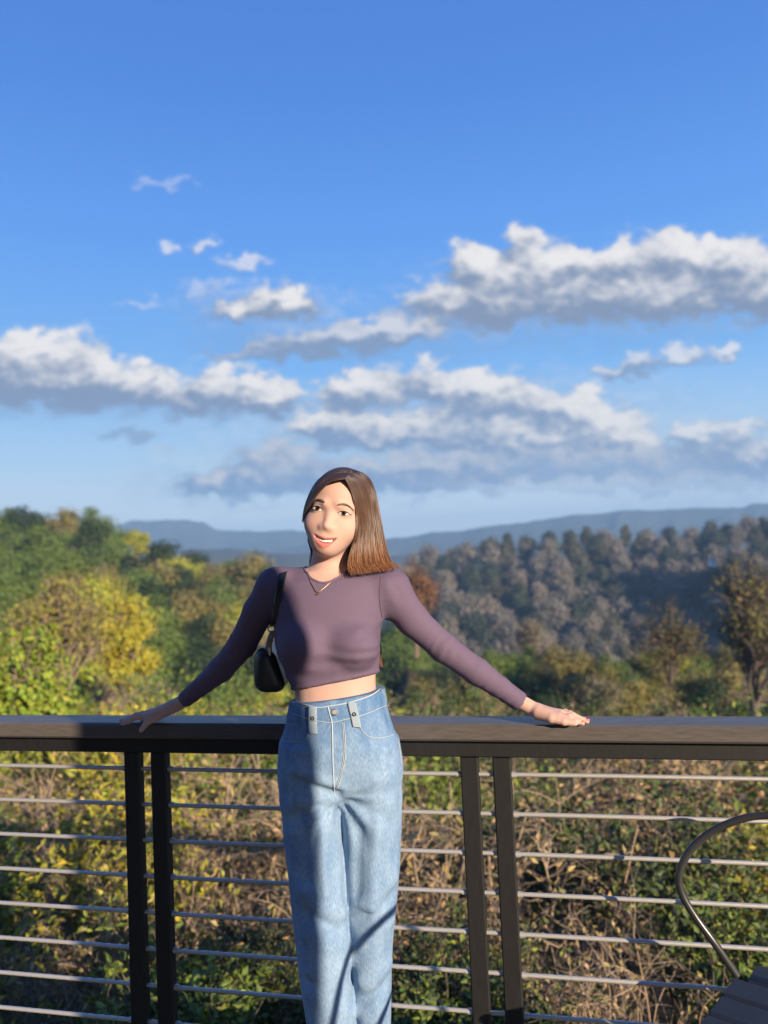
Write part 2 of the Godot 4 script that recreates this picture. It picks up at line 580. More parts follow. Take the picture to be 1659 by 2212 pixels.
func build_railing() -> void:
	var t := thing("cable_railing", "dark railing with flat handrail, paired posts and steel cables along the deck edge", "railing", rail_point(-0.3, 0))
	var paint := mat(Color(0.125, 0.112, 0.104), 0.48)
	paint.roughness_texture = noise_tex(0.02, Color(0.75, 0.75, 0.75), Color(1, 1, 1), 4, 256, 5)
	paint.albedo_texture = noise_tex(0.05, Color(0.80, 0.78, 0.76), Color(1, 1, 1), 5, 512, 8)
	paint.uv1_triplanar = true
	paint.uv1_scale = Vector3(0.6, 6, 6)
	var post_mat := mat(Color(0.017, 0.016, 0.016), 0.55)
	post_mat.albedo_texture = noise_tex(0.04, Color(0.7, 0.7, 0.7), Color(1, 1, 1), 5, 512, 9)
	post_mat.uv1_triplanar = true
	post_mat.uv1_scale = Vector3(5, 0.8, 5)
	var steel := mat(Color(0.56, 0.535, 0.50), 0.42, 0.5)
	var local := Transform3D(Basis(), -t.position)
	var mb := MB.new()
	mb.cbox(local * rail_xf(-0.25, RAIL_TOP - 0.0215), Vector3(5.6, 0.043, 0.112), 0.006)
	part("handrail", mb.mesh(), paint, t)
	mb = MB.new()
	mb.cbox(local * rail_xf(-0.25, 0.986), Vector3(5.59, 0.043, 0.055), 0.003)
	part("rail_beam", mb.mesh(), post_mat, t)
	for pair in [-1.954, -0.9905, -0.029, 0.935, 1.9]:
		for k in [-1.0, 1.0]:
			mb = MB.new()
			mb.cbox(local * rail_xf(pair + k * 0.0415, 0.4815), Vector3(0.046, 0.963, 0.032), 0.003)
			var p := part("post", mb.mesh(), post_mat, t)
			mb = MB.new()
			mb.cbox(local * rail_xf(pair + k * 0.0415, 0.006), Vector3(0.078, 0.012, 0.11), 0.002)
			part("foot_plate", mb.mesh(), post_mat, p)
	for c in 9:
		var h := 0.914 - 0.1 * c
		mb = MB.new()
		# twisted wire rope: a round section with lobes that wind along it
		var seg := 420
		var sides := 12
		var strands := 3 if c == 5 else 6
		var depth := 0.16 if c == 5 else 0.10
		for k in seg + 1:
			var s := lerpf(-2.9, 2.3, float(k) / seg)
			for q in sides:
				var a := TAU * q / sides
				var r := 0.0055 * (1.0 + depth * cos(strands * a + s * 190.0))
				var o := Vector3.UP * sin(a) + rail_n * cos(a)
				var sag := 0.0015 * sin(s * PI / 0.977 + 0.5)
				mb.vert(local * rail_point(s, h + sag) + o * r, o)
		for k in seg:
			for q in sides:
				var a := k * sides
				mb.quad(a + q, a + (q + 1) % sides, a + sides + (q + 1) % sides, a + sides + q)
		smooth_normals(mb)
		var rope := part("cable", mb.mesh(), steel, t)
		for pair in [-0.9905, -0.029]:
			for k in [-1.0, 1.0]:
				var f := MB.new()
				var s0: float = pair + k * 0.065
				f.tube(PackedVector3Array([local * rail_point(s0, h), local * rail_point(s0 + k * 0.003, h), local * rail_point(s0 + k * 0.012, h), local * rail_point(s0 + k * 0.014, h)]), PackedFloat32Array([0.0075, 0.0085, 0.0075, 0.0055]), 10)
				part("ferrule", f.mesh(), steel, rope)

func build_deck() -> void:
	var o := Node3D.new()
	o.name = "deck"
	add_child(o)
	o.set_meta("kind", "structure")
	o.set_meta("label", "weathered timber deck under the railing")
	var wood := mat(Color(0.11, 0.085, 0.065), 0.75)
	wood.albedo_texture = noise_tex(0.03, Color(0.55, 0.52, 0.5), Color(1, 1, 1), 5, 512, 31)
	wood.uv1_triplanar = true
	wood.uv1_scale = Vector3(0.7, 9, 9)
	var mb := MB.new()
	mb.cbox(Transform3D(), Vector3(7.0, 0.03, 0.138), 0.003)
	var m := mb.mesh()
	for k in 34:
		var q := part("plank", m, wood, o)
		q.transform = rail_xf(-0.2 + 0.02 * sin(k * 7.0), -0.015, -0.12 + k * 0.144)
	mb = MB.new()
	mb.cbox(rail_xf(-0.2, -0.15, -0.17), Vector3(7.0, 0.24, 0.04), 0.004)
	for k in 6:
		mb.cbox(rail_xf(-3.0 + k * 1.12, -0.12, 2.2), Vector3(0.06, 0.17, 4.7), 0.004)
		mb.cbox(rail_xf(-3.0 + k * 1.12, -1.0, 0.05), Vector3(0.14, 1.6, 0.14), 0.004)
		mb.cbox(rail_xf(-3.0 + k * 1.12, -0.9, 3.6), Vector3(0.14, 1.4, 0.14), 0.004)
	part("joist_frame", mb.mesh(), wood, o)

func spline(pts: PackedVector3Array, per := 6) -> PackedVector3Array:
	var out := PackedVector3Array()
	var n := pts.size()
	for k in n - 1:
		for s in per:
			out.append(pts[k].cubic_interpolate(pts[k + 1], pts[maxi(k - 1, 0)], pts[mini(k + 2, n - 1)], float(s) / per))
	out.append(pts[n - 1])
	return out
func even(n: int, r: float) -> PackedFloat32Array:
	var q := PackedFloat32Array()
	q.resize(n)
	q.fill(r)
	return q

# slatted garden chair with a round tube back; own axes: x across, z forward, seat corner (back, left) at the origin of the back edge's middle
func make_chair(called: String, label: String, at: Vector3, fwd: Vector3, seat_h: float) -> Node3D:
	var t := thing(called, label, "chair", Vector3(at.x, 0, at.z))
	t.basis = Basis(Vector3(fwd.z, 0, -fwd.x), Vector3.UP, fwd)
	var tube_mat := mat(Color(0.035, 0.034, 0.034), 0.28)
	tube_mat.metallic_specular = 0.6
	var slat_mat := mat(Color(0.016, 0.025, 0.046), 0.6)
	slat_mat.albedo_texture = noise_tex(0.03, Color(0.75, 0.75, 0.75), Color(1, 1, 1), 4, 256, 41)
	slat_mat.uv1_triplanar = true
	slat_mat.uv1_scale = Vector3(2, 5, 5)
	var w := 0.46
	for k in 5:
		var mb := MB.new()
		var trim := 0.05 if k == 0 else 0.0
		mb.cbox(Transform3D(Basis(), Vector3(0, seat_h - 0.009, 0.041 + k * 0.089)), Vector3(w - trim, 0.018, 0.083), 0.006)
		part("slat", mb.mesh(), slat_mat, t)
	var fr := MB.new()
	var pts := spline(PackedVector3Array([Vector3(-w / 2 + 0.03, seat_h - 0.03, 0.01), Vector3(-w / 2 + 0.02, seat_h - 0.03, 0.2), Vector3(-w / 2 + 0.03, seat_h - 0.03, 0.42), Vector3(0, seat_h - 0.03, 0.435), Vector3(w / 2 - 0.03, seat_h - 0.03, 0.42), Vector3(w / 2 - 0.02, seat_h - 0.03, 0.2), Vector3(w / 2 - 0.03, seat_h - 0.03, 0.01), Vector3(0, seat_h - 0.03, 0.0), Vector3(-w / 2 + 0.03, seat_h - 0.03, 0.01)]), 5)
	fr.tube(pts, even(pts.size(), 0.009), 8)
	part("seat_frame", fr.mesh(), tube_mat, t)
	for sx in [-1.0, 1.0]:
		for z in [0.03, 0.41]:
			var lg := MB.new()
			var lean := -0.05 if z < 0.1 else 0.03
			pts = PackedVector3Array([Vector3(sx * (w / 2 - 0.03), seat_h - 0.03, z), Vector3(sx * (w / 2 - 0.015), seat_h * 0.5, z + lean * 0.5), Vector3(sx * (w / 2), 0.0, z + lean)])
			lg.tube(pts, even(3, 0.009), 8)
			part("leg", lg.mesh(), tube_mat, t)
	return t
func chair_back(t: Node3D, pts: PackedVector3Array) -> void:
	var tube_mat := mat(Color(0.035, 0.034, 0.034), 0.25)
	tube_mat.metallic_specular = 0.6
	var sp := spline(pts, 8)
	var mb := MB.new()
	mb.tube(sp, even(sp.size(), 0.0085), 12)
	part("back_hoop", mb.mesh(), tube_mat, t)

func build_chairs() -> void:
	var h := 0.49
	var b := at_level(1611, 2074, h)
	var a := at_level(1509, 2209, h)
	var f := (a - b)
	f.y = 0
	f = f.normalized()
	var across := Vector3(f.z, 0, -f.x)
	var t := make_chair("garden_chair", "slatted metal garden chair with a round tube back beside the railing", b + across * 0.23, f, h)
	var inv := t.transform.affine_inverse()
	var px := [[1592, 2108, 1.79], [1545, 2040, 1.80], [1500, 1978, 1.815], [1472, 1928, 1.825], [1468, 1886, 1.83], [1490, 1838, 1.83], [1535, 1798, 1.82], [1590, 1773, 1.80], [1645, 1762, 1.78], [1710, 1766, 1.75], [1772, 1790, 1.72], [1815, 1840, 1.69], [1830, 1905, 1.665], [1815, 1985, 1.64], [1795, 2060, 1.62]]
	var pts := PackedVector3Array()
	for q in px:
		pts.append(inv * P(q[0], q[1], q[2]))
	var across_end := Vector3(0.215, h - 0.01, 0.02)
	pts.append(across_end)
	chair_back(t, pts)

# ---------------------------------------------------------------- person: distance fields meshed as surface nets
func smin(a: float, b: float, k: float) -> float:
	var h := maxf(k - absf(a - b), 0.0) / k
	return minf(a, b) - h * h * k * 0.25
func smax(a: float, b: float, k: float) -> float:
	return -smin(-a, -b, k)
func cone(p: Vector3, a: Vector3, b: Vector3, ra: float, rb: float) -> float:
	var ab := b - a
	var t := clampf((p - a).dot(ab) / ab.length_squared(), 0.0, 1.0)
	return p.distance_to(a + ab * t) - lerpf(ra, rb, t)
func egg(p: Vector3, c: Vector3, r: Vector3) -> float:
	var q := (p - c) / r
	var l := q.length()
	return l * (l - 1.0) / maxf((q / r).length(), 1e-6)

func nets(mb: MB, f: Callable, col: Callable, lo: Vector3, hi: Vector3, cell: float) -> void:
	var bn := Vector3i(((hi - lo) / (cell * 4.0)).ceil())
	var nx := bn.x * 4 + 1
	var ny := bn.y * 4 + 1
	var nz := bn.z * 4 + 1
	var id := PackedInt32Array()
	id.resize(nx * ny * nz)
	id.fill(-1)
	var active := PackedInt32Array()
	var reach := cell * 4.0 * 0.87 * 1.18
	var slabs := []
	slabs.resize(bn.x)
	var job := WorkerThreadPool.add_group_task(func(bx: int) -> void:
		var got := PackedInt32Array()
		for by in bn.y:
			for bz in bn.z:
				if absf(f.call(lo + Vector3(bx * 4 + 2, by * 4 + 2, bz * 4 + 2) * cell)) <= reach:
					got.append(by * bn.z + bz)
		slabs[bx] = got, bn.x)
	WorkerThreadPool.wait_for_group_task_completion(job)
	var planes := []
	planes.resize(nx)
	job = WorkerThreadPool.add_group_task(func(ix: int) -> void:
		var pl := PackedFloat32Array()
		pl.resize(ny * nz)
		pl.fill(1e9)
		var from := [ix / 4] if ix % 4 else [ix / 4, ix / 4 - 1]
		for bx in from:
			if bx < 0 or bx >= bn.x:
				continue
			for blk in slabs[bx]:
				var by: int = blk / bn.z
				var bz: int = blk % bn.z
				for j in 5:
					var at := (by * 4 + j) * nz + bz * 4
					for k in 5:
						if pl[at + k] > 1e8:
							pl[at + k] = f.call(lo + Vector3(ix, by * 4 + j, bz * 4 + k) * cell)
		planes[ix] = pl, nx)
	WorkerThreadPool.wait_for_group_task_completion(job)
	var vals := PackedFloat32Array()
	for pl in planes:
		vals.append_array(pl)
	for bx in bn.x:
		for blk in slabs[bx]:
			var by: int = blk / bn.z
			var bz: int = blk % bn.z
			for i in 4:
				for j in 4:
					var at := ((bx * 4 + i) * ny + by * 4 + j) * nz + bz * 4
					for k in 4:
						active.append(at + k)
	var sx := ny * nz
	var sy := nz
	var found := PackedInt32Array()
	var crn := PackedInt32Array([0, sx, sy, sx + sy, 1, sx + 1, sy + 1, sx + sy + 1])
	var e1 := PackedInt32Array([0, 2, 4, 6, 0, 1, 4, 5, 0, 1, 2, 3])
	var e2 := PackedInt32Array([1, 3, 5, 7, 2, 3, 6, 7, 4, 5, 6, 7])
	var off: Array[Vector3] = []
	for k in 8:
		off.append(Vector3(k & 1, (k >> 1) & 1, (k >> 2) & 1))
	var v := PackedFloat32Array()
	v.resize(8)
	for at in active:
		var neg := 0
		for k in 8:
			v[k] = vals[at + crn[k]]
			if v[k] < 0.0:
				neg += 1
		if neg == 0 or neg == 8:
			continue
		var sum := Vector3.ZERO
		var cnt := 0
		for e in 12:
			var a := v[e1[e]]
			var b := v[e2[e]]
			if (a < 0.0) != (b < 0.0):
				sum += off[e1[e]].lerp(off[e2[e]], a / (a - b))
				cnt += 1
		var x := at / sx
		var y := (at / sy) % ny
		var z := at % nz
		var p := lo + (Vector3(x, y, z) + sum / cnt) * cell
		var g := Vector3(v[1] + v[3] + v[5] + v[7] - v[0] - v[2] - v[4] - v[6], v[2] + v[3] + v[6] + v[7] - v[0] - v[1] - v[4] - v[5], v[4] + v[5] + v[6] + v[7] - v[0] - v[1] - v[2] - v[3])
		id[at] = mb.vert(p, g.normalized(), col.call(p))
		found.append(at)
	for at in found:
		var a := vals[at] < 0.0
		if (vals[at + sx] < 0.0) != a and id[at - sy] >= 0 and id[at - 1] >= 0 and id[at - sy - 1] >= 0:
			mb.quad(id[at], id[at - sy], id[at - sy - 1], id[at - 1])
		if (vals[at + sy] < 0.0) != a and id[at - sx] >= 0 and id[at - 1] >= 0 and id[at - sx - 1] >= 0:
			mb.quad(id[at], id[at - sx], id[at - sx - 1], id[at - 1])
		if (vals[at + 1] < 0.0) != a and id[at - sx] >= 0 and id[at - sy] >= 0 and id[at - sx - sy] >= 0:
			mb.quad(id[at], id[at - sx], id[at - sx - sy], id[at - sy])

# a trunk or leg given by rows [photo y, left x, right x, distance, half depth], resampled evenly in height
class Loft:
	var y0 := 0.0
	var step := 0.01
	var cx := PackedFloat32Array()
	var cz := PackedFloat32Array()
	var rx := PackedFloat32Array()
	var rz := PackedFloat32Array()
	func dist(p: Vector3, grow := 0.0) -> float:
		var t := clampf((p.y - y0) / step, 0.0, cx.size() - 1.001)
		var k := int(t)
		var u := t - k
		var a := lerpf(rx[k], rx[k + 1], u) + grow
		var b := lerpf(rz[k], rz[k + 1], u) + grow
		var dx := (p.x - lerpf(cx[k], cx[k + 1], u)) / a
		var dz := (p.z - lerpf(cz[k], cz[k + 1], u)) / b
		var d := (pow(pow(absf(dx), 2.25) + pow(absf(dz), 2.25), 0.4444) - 1.0) * minf(a, b)
		var over := maxf(p.y - (y0 + step * (cx.size() - 1)), y0 - p.y)
		return d if over <= 0.0 else (over if d < 0.0 else sqrt(over * over + d * d))
func loft(rows: Array) -> Loft:
	var ys := PackedFloat32Array()
	var dat: Array[Vector4] = []
	for k in range(rows.size() - 1, -1, -1):
		var r: Array = rows[k]
		var l := P(r[1], r[0], r[3])
		var q := P(r[2], r[0], r[3])
		ys.append((l.y + q.y) * 0.5)
		dat.append(Vector4((l.x + q.x) * 0.5, -r[3], (q.x - l.x) * 0.5, r[4]))
	var o := Loft.new()
	o.y0 = ys[0]
	var n := int((ys[ys.size() - 1] - ys[0]) / 0.006) + 2
	o.step = (ys[ys.size() - 1] - ys[0]) / (n - 1)
	var k := 0
	for s in n:
		var y := o.y0 + o.step * s
		while k < ys.size() - 2 and y > ys[k + 1]:
			k += 1
		var t := clampf((y - ys[k]) / (ys[k + 1] - ys[k]), 0.0, 1.0)
		var w := _cub(dat[maxi(k - 1, 0)], dat[k], dat[k + 1], dat[mini(k + 2, ys.size() - 1)], t)
		o.cx.append(w.x)
		o.cz.append(w.y)
		o.rx.append(w.z)
		o.rz.append(w.w)
	return o
func _cub(a: Vector4, b: Vector4, c: Vector4, d: Vector4, t: float) -> Vector4:
	var m1 := (c - a) * 0.5
	var m2 := (d - b) * 0.5
	var t2 := t * t
	var t3 := t2 * t
	return b * (2 * t3 - 3 * t2 + 1) + m1 * (t3 - 2 * t2 + t) + c * (-2 * t3 + 3 * t2) + m2 * (t3 - t2)

var trunk: Loft
var hips: Loft
var leg_a: Loft
var leg_b: Loft
var fold := FastNoiseLite.new()
var arm: Array = []           # two arms: [[point, radius] ...]
var traps: Array = []
var bust: Array[Vector3] = []
var neck_lo: Vector3
var neck_hi: Vector3
var hem_p: Vector3
var hem_n: Vector3
var waist_p: Vector3
var waist_n: Vector3
var head_xf: Transform3D
var head_inv: Transform3D
var hand: Array = []          # two hands: chains of [a, b, ra, rb]

func lay_out_person() -> void:
	fold.seed = 77
	fold.fractal_octaves = 3
	trunk = loft([[1236, 632, 778, 1.985, 0.050], [1252, 600, 836, 1.98, 0.066], [1278, 594, 838, 1.975, 0.082], [1312, 592, 834, 1.97, 0.090], [1348, 592, 826, 1.965, 0.094], [1386, 594, 822, 1.962, 0.096], [1420, 604, 820, 1.962, 0.093], [1455, 619, 818, 1.962, 0.088], [1488, 631, 818, 1.96, 0.086], [1520, 631, 824, 1.957, 0.090], [1560, 620, 840, 1.955, 0.098]])
	hips = loft([[1478, 629, 829, 1.958, 0.096], [1510, 627, 833, 1.956, 0.099], [1545, 620, 841, 1.955, 0.106], [1585, 611, 853, 1.954, 0.113], [1625, 609, 860, 1.954, 0.115], [1660, 612, 860, 1.954, 0.108], [1690, 626, 848, 1.955, 0.094], [1715, 660, 815, 1.955, 0.07]])
	leg_a = loft([[1600, 612, 728, 1.952, 0.098], [1660, 604, 738, 1.948, 0.098], [1710, 605, 742, 1.945, 0.096], [1765, 610, 744, 1.942, 0.092], [1830, 617, 746, 1.938, 0.089], [1890, 624, 750, 1.934, 0.086], [1950, 631, 755, 1.934, 0.084], [2050, 645, 764, 1.938, 0.082], [2140, 654, 772, 1.946, 0.082], [2212, 660, 778, 1.955, 0.082], [2330, 664, 784, 1.96, 0.086], [2470, 664, 796, 1.965, 0.094]])
	leg_b = loft([[1600, 728, 856, 1.957, 0.098], [1660, 732, 868, 1.957, 0.098], [1710, 731, 870, 1.959, 0.096], [1765, 732, 870, 1.960, 0.092], [1830, 734, 867, 1.960, 0.088], [1900, 737, 862, 1.960, 0.086], [2010, 745, 852, 1.960, 0.082], [2130, 756, 846, 1.965, 0.080], [2212, 763, 842, 1.965, 0.078], [2330, 776, 842, 1.97, 0.080], [2470, 780, 846, 1.975, 0.088]])
	arm = [
		[[P(596, 1270, 1.985), 0.049], [P(560, 1320, 2.01), 0.040], [P(524, 1392, 2.06), 0.036], [P(478, 1446, 2.12), 0.033], [P(398, 1513, 2.195), 0.0215]],
		[[P(842, 1276, 1.97), 0.051], [P(890, 1338, 1.975), 0.040], [P(958, 1398, 1.985), 0.0355], [P(1030, 1450, 1.992), 0.0325], [P(1126, 1517, 1.995), 0.0235]],
	]
	traps = [[P(674, 1256, 1.995), P(600, 1268, 1.99), 0.034, 0.044], [P(742, 1256, 1.995), P(838, 1274, 1.98), 0.034, 0.046]]
	bust = [P(656, 1397, 1.893), P(766, 1396, 1.890)]
	neck_lo = P(706, 1262, 1.99)
	neck_hi = P(718, 1160, 1.985)
	hem_p = P(724, 1472, 1.96)
	hem_n = (P(636, 1491, 1.96) - P(815, 1455, 1.96)).cross(Vector3(0, 0.10, 1)).normalized()
	if hem_n.y < 0.0:
		hem_n = -hem_n
	waist_p = P(729, 1499, 1.957)
	waist_n = (P(630, 1512, 1.957) - P(828, 1484, 1.957)).cross(Vector3(0, 0.03, 1)).normalized()
	if waist_n.y < 0.0:
		waist_n = -waist_n
	# head: rolled towards the picture's right, turned a little to its left
	var b := Basis(Vector3.BACK, deg_to_rad(-13.5)) * Basis(Vector3.UP, deg_to_rad(-8.0)) * Basis(Vector3.RIGHT, deg_to_rad(-2.0))
	var eyes := P(714, 1104, 1.892)
	head_xf = Transform3D(b, eyes - b * Vector3(0, 0, 0.078))
	head_inv = head_xf.affine_inverse()
	# hands lie on the handrail: the wrist is where the sleeve ends, the rest is set out along the rail
	for side in 2:
		var w: Vector3 = arm[side][4][0]
		var along := (-rail_d if side == 0 else rail_d)
		var up := Vector3.UP
		var chains: Array = []
		var base := Vector3(w.x, RAIL_TOP, w.z)
		var wrist: Vector3 = w + (along * 0.024 - up * 0.012 if side == 0 else along * 0.030 - up * 0.018)
		chains.append([w + (w - wrist) * 1.2, wrist, 0.0195, 0.0185])
		var tips := [0.067, 0.075, 0.070, 0.055]
		var acr := [0.027, 0.010, -0.008, -0.025]
		var yaw := 0.10 if side == 0 else -0.05
		var dir0 := (along + rail_n * yaw).normalized()
		var sc := 1.0 if side == 0 else 0.84
		for q in 4:
			var spread: float = acr[q] * (2.2 if side == 0 else 0.9)
			var d := (dir0 + rail_n * spread * 3.2).normalized()
			var k0: Vector3 = wrist + rail_n * acr[q] * 0.5 + along * 0.012
			k0.y = wrist.y - 0.003
			var k1: Vector3 = wrist + dir0 * (0.078 - absf(acr[q] - 0.008) * 0.35) * sc + rail_n * acr[q]
			k1.y = RAIL_TOP + 0.027 - 0.004 * absf(q - 1.2)
			var l: float = tips[q] * sc
			var k2 := k1 + d * l * 0.46
			k2.y = RAIL_TOP + 0.0225
			var k3 := k2 + d * l * 0.30
			k3.y = RAIL_TOP + 0.0125
			var k4 := k3 + d * l * 0.24
			k4.y = RAIL_TOP + 0.0072
			chains.append([k0, k1, 0.0125, 0.0105])
			chains.append([k1, k2, 0.0090, 0.0080])
			chains.append([k2, k3, 0.0080, 0.0072])
			chains.append([k3, k4, 0.0072, 0.0062])
		var t0 := wrist + rail_n * 0.014 + along * 0.012
		t0.y = wrist.y - 0.008
		var t1 := wrist + dir0 * 0.042 + rail_n * 0.036
		t1.y = RAIL_TOP + 0.020
		var t2 := t1 + dir0 * 0.030 + rail_n * 0.006
		var t3 := t2 + dir0 * 0.026 + rail_n * 0.000
		t2.y = RAIL_TOP + 0.013
		t3.y = RAIL_TOP + 0.009
		if side == 0:
			t1 = P(340, 1548, 2.185)
			t2 = P(318, 1560, 2.172)
			t3 = P(305, 1577, 2.166)
		chains.append([t0, t1, 0.0150, 0.0115])
		chains.append([t1, t2, 0.0105, 0.0088])
		chains.append([t2, t3, 0.0088, 0.0068])
		hand.append(chains)

func d_hand(side: int, p: Vector3) -> float:
	var palm := 1.0
	var fingers := 1.0
	var ch: Array = hand[side]
	palm = cone(p, ch[0][0], ch[0][1], ch[0][2], ch[0][3])
	for q in 4:
		var a: Array = ch[1 + q * 4]
		palm = smin(palm, cone(p, a[0], a[1], a[2], a[3]), 0.012)
	for q in 4:
		var one := 1.0
		for s in 3:
			var a: Array = ch[2 + q * 4 + s]
			one = smin(one, cone(p, a[0], a[1], a[2], a[3]), 0.003)
		fingers = minf(fingers, one)
	var th := 1.0
	for s in 3:
		var a: Array = ch[17 + s]
		th = smin(th, cone(p, a[0], a[1], a[2], a[3]), 0.004)
	return smin(smin(palm, fingers, 0.006), th, 0.010)

# lips in the head's own axes: centre lines of the upper and lower lip
func lip_up(x: float) -> Vector2:
	var t := x / 0.029
	return Vector2(-0.0668 + 0.0056 * t * t - 0.0010 * exp(-t * t * 30.0), 0.0822 - 0.0140 * t * t)
func lip_lo(x: float) -> Vector2:
	var t := x / 0.029
	return Vector2(-0.0850 + 0.0225 * t * t, 0.0802 - 0.0120 * t * t)
func d_head(p: Vector3) -> float:
	var q := p
	q.x = absf(q.x)
	var d := egg(q, Vector3(0, 0.030, -0.018), Vector3(0.0725, 0.088, 0.092))
	d = smin(d, egg(q, Vector3(0, -0.026, 0.016), Vector3(0.0580, 0.070, 0.066)), 0.03)
	if d > 0.06 or p.z < 0.0 and d < -0.02:
		return d
	d = smin(d, egg(q, Vector3(0, -0.0890, 0.0640), Vector3(0.018, 0.0145, 0.0150)), 0.034)
	d = smin(d, egg(q, Vector3(0.037, -0.036, 0.046), Vector3(0.026, 0.026, 0.024)), 0.03)
	d = smin(d, cone(q, Vector3(0.043, -0.028, -0.004), Vector3(0.011, -0.086, 0.044), 0.018, 0.011), 0.025)
	d = smin(d, egg(q, Vector3(0, 0.045, 0.042), Vector3(0.050, 0.044, 0.038)), 0.03)
	d = smin(d, egg(q, Vector3(0, -0.066, 0.047), Vector3(0.036, 0.034, 0.0315)), 0.03)
	# eye hollows and lids
	d = smax(d, -egg(q, Vector3(0.033, 0.000, 0.0955), Vector3(0.019, 0.0125, 0.018)), 0.012)
	d = smin(d, egg(q, Vector3(0.0325, -0.0005, 0.0640), Vector3(0.0155, 0.0115, 0.0135)), 0.007)
	# brow ridge
	d = smin(d, cone(q, Vector3(0.018, 0.017, 0.0775), Vector3(0.044, 0.019, 0.062), 0.006, 0.005), 0.016)
	# nose
	var nb := cone(q, Vector3(0, 0.004, 0.0748), Vector3(0, -0.034, 0.0868), 0.0052, 0.0066)
	nb = smin(nb, egg(q, Vector3(0, -0.0385, 0.0880), Vector3(0.0085, 0.0075, 0.0082)), 0.008)
	nb = smin(nb, egg(q, Vector3(0.0104, -0.0415, 0.0815), Vector3(0.0062, 0.0058, 0.0076)), 0.006)
	d = smin(d, nb, 0.013)
	if p.z > 0.05 and p.y < -0.045 and p.y > -0.115:
		# mouth: a crescent opening between two lips
		var x := clampf(p.x, -0.029, 0.029)
		var t := absf(x) / 0.029
		var u := lip_up(x)
		var l := lip_lo(x)
		var ru := lerpf(0.0032, 0.0010, t)
		var rl := lerpf(0.0066, 0.0010, pow(t, 1.7))
		var du := Vector3(p.x - x, p.y - u.x, p.z - u.y).length() - ru
		var dl := Vector3(p.x - x, p.y - l.x, p.z - l.y).length() - rl
		var gap := maxf((u.x - l.x) * 0.5 - 0.0008, 0.0006)
		var mid := (u.x + l.x) * 0.5
		var open := maxf(absf(p.x) - 0.0276, maxf(absf(p.y - mid) - gap, 0.068 - 0.013 * t * t - p.z))
		d = smax(d, -open, 0.003)
		d = smin(d, du, 0.005)
		d = smin(d, dl, 0.006)
	return d
func d_ear(p: Vector3) -> float:
	var q := p
	q.x = absf(q.x)
	return maxf(egg(q, Vector3(0.073, -0.012, -0.012), Vector3(0.010, 0.029, 0.018)), -egg(q, Vector3(0.084, -0.008, -0.008), Vector3(0.008, 0.018, 0.010)))

func d_body(p: Vector3) -> float:
	var d := trunk.dist(p, -0.007)
	for t in traps:
		d = smin(d, cone(p, t[0], t[1], t[2] - 0.008, t[3] - 0.01), 0.03)
	d = smin(d, cone(p, neck_lo, neck_hi, 0.0475, 0.0435), 0.03)
	# collar bones
	for a in arm:
		for k in 4:
			d = smin(d, cone(p, a[k][0], a[k + 1][0], a[k][1] * 0.8, a[k + 1][1] * 0.8), 0.015)
	return d
func d_skin_top(p: Vector3) -> float:      # head and neck, joined
	var d := smin(d_head(head_inv * p), d_ear(head_inv * p), 0.006)
	if p.y > neck_lo.y + 0.14:
		return d
	d = smin(d, cone(p, neck_lo, neck_hi, 0.0475, 0.0435), 0.022)
	if p.y > neck_lo.y + 0.09:
		return d
	for t in traps:
		d = smin(d, cone(p, t[0], t[1], t[2] - 0.008, t[3] - 0.01), 0.03)
	return smin(d, trunk.dist(p, -0.007), 0.03)

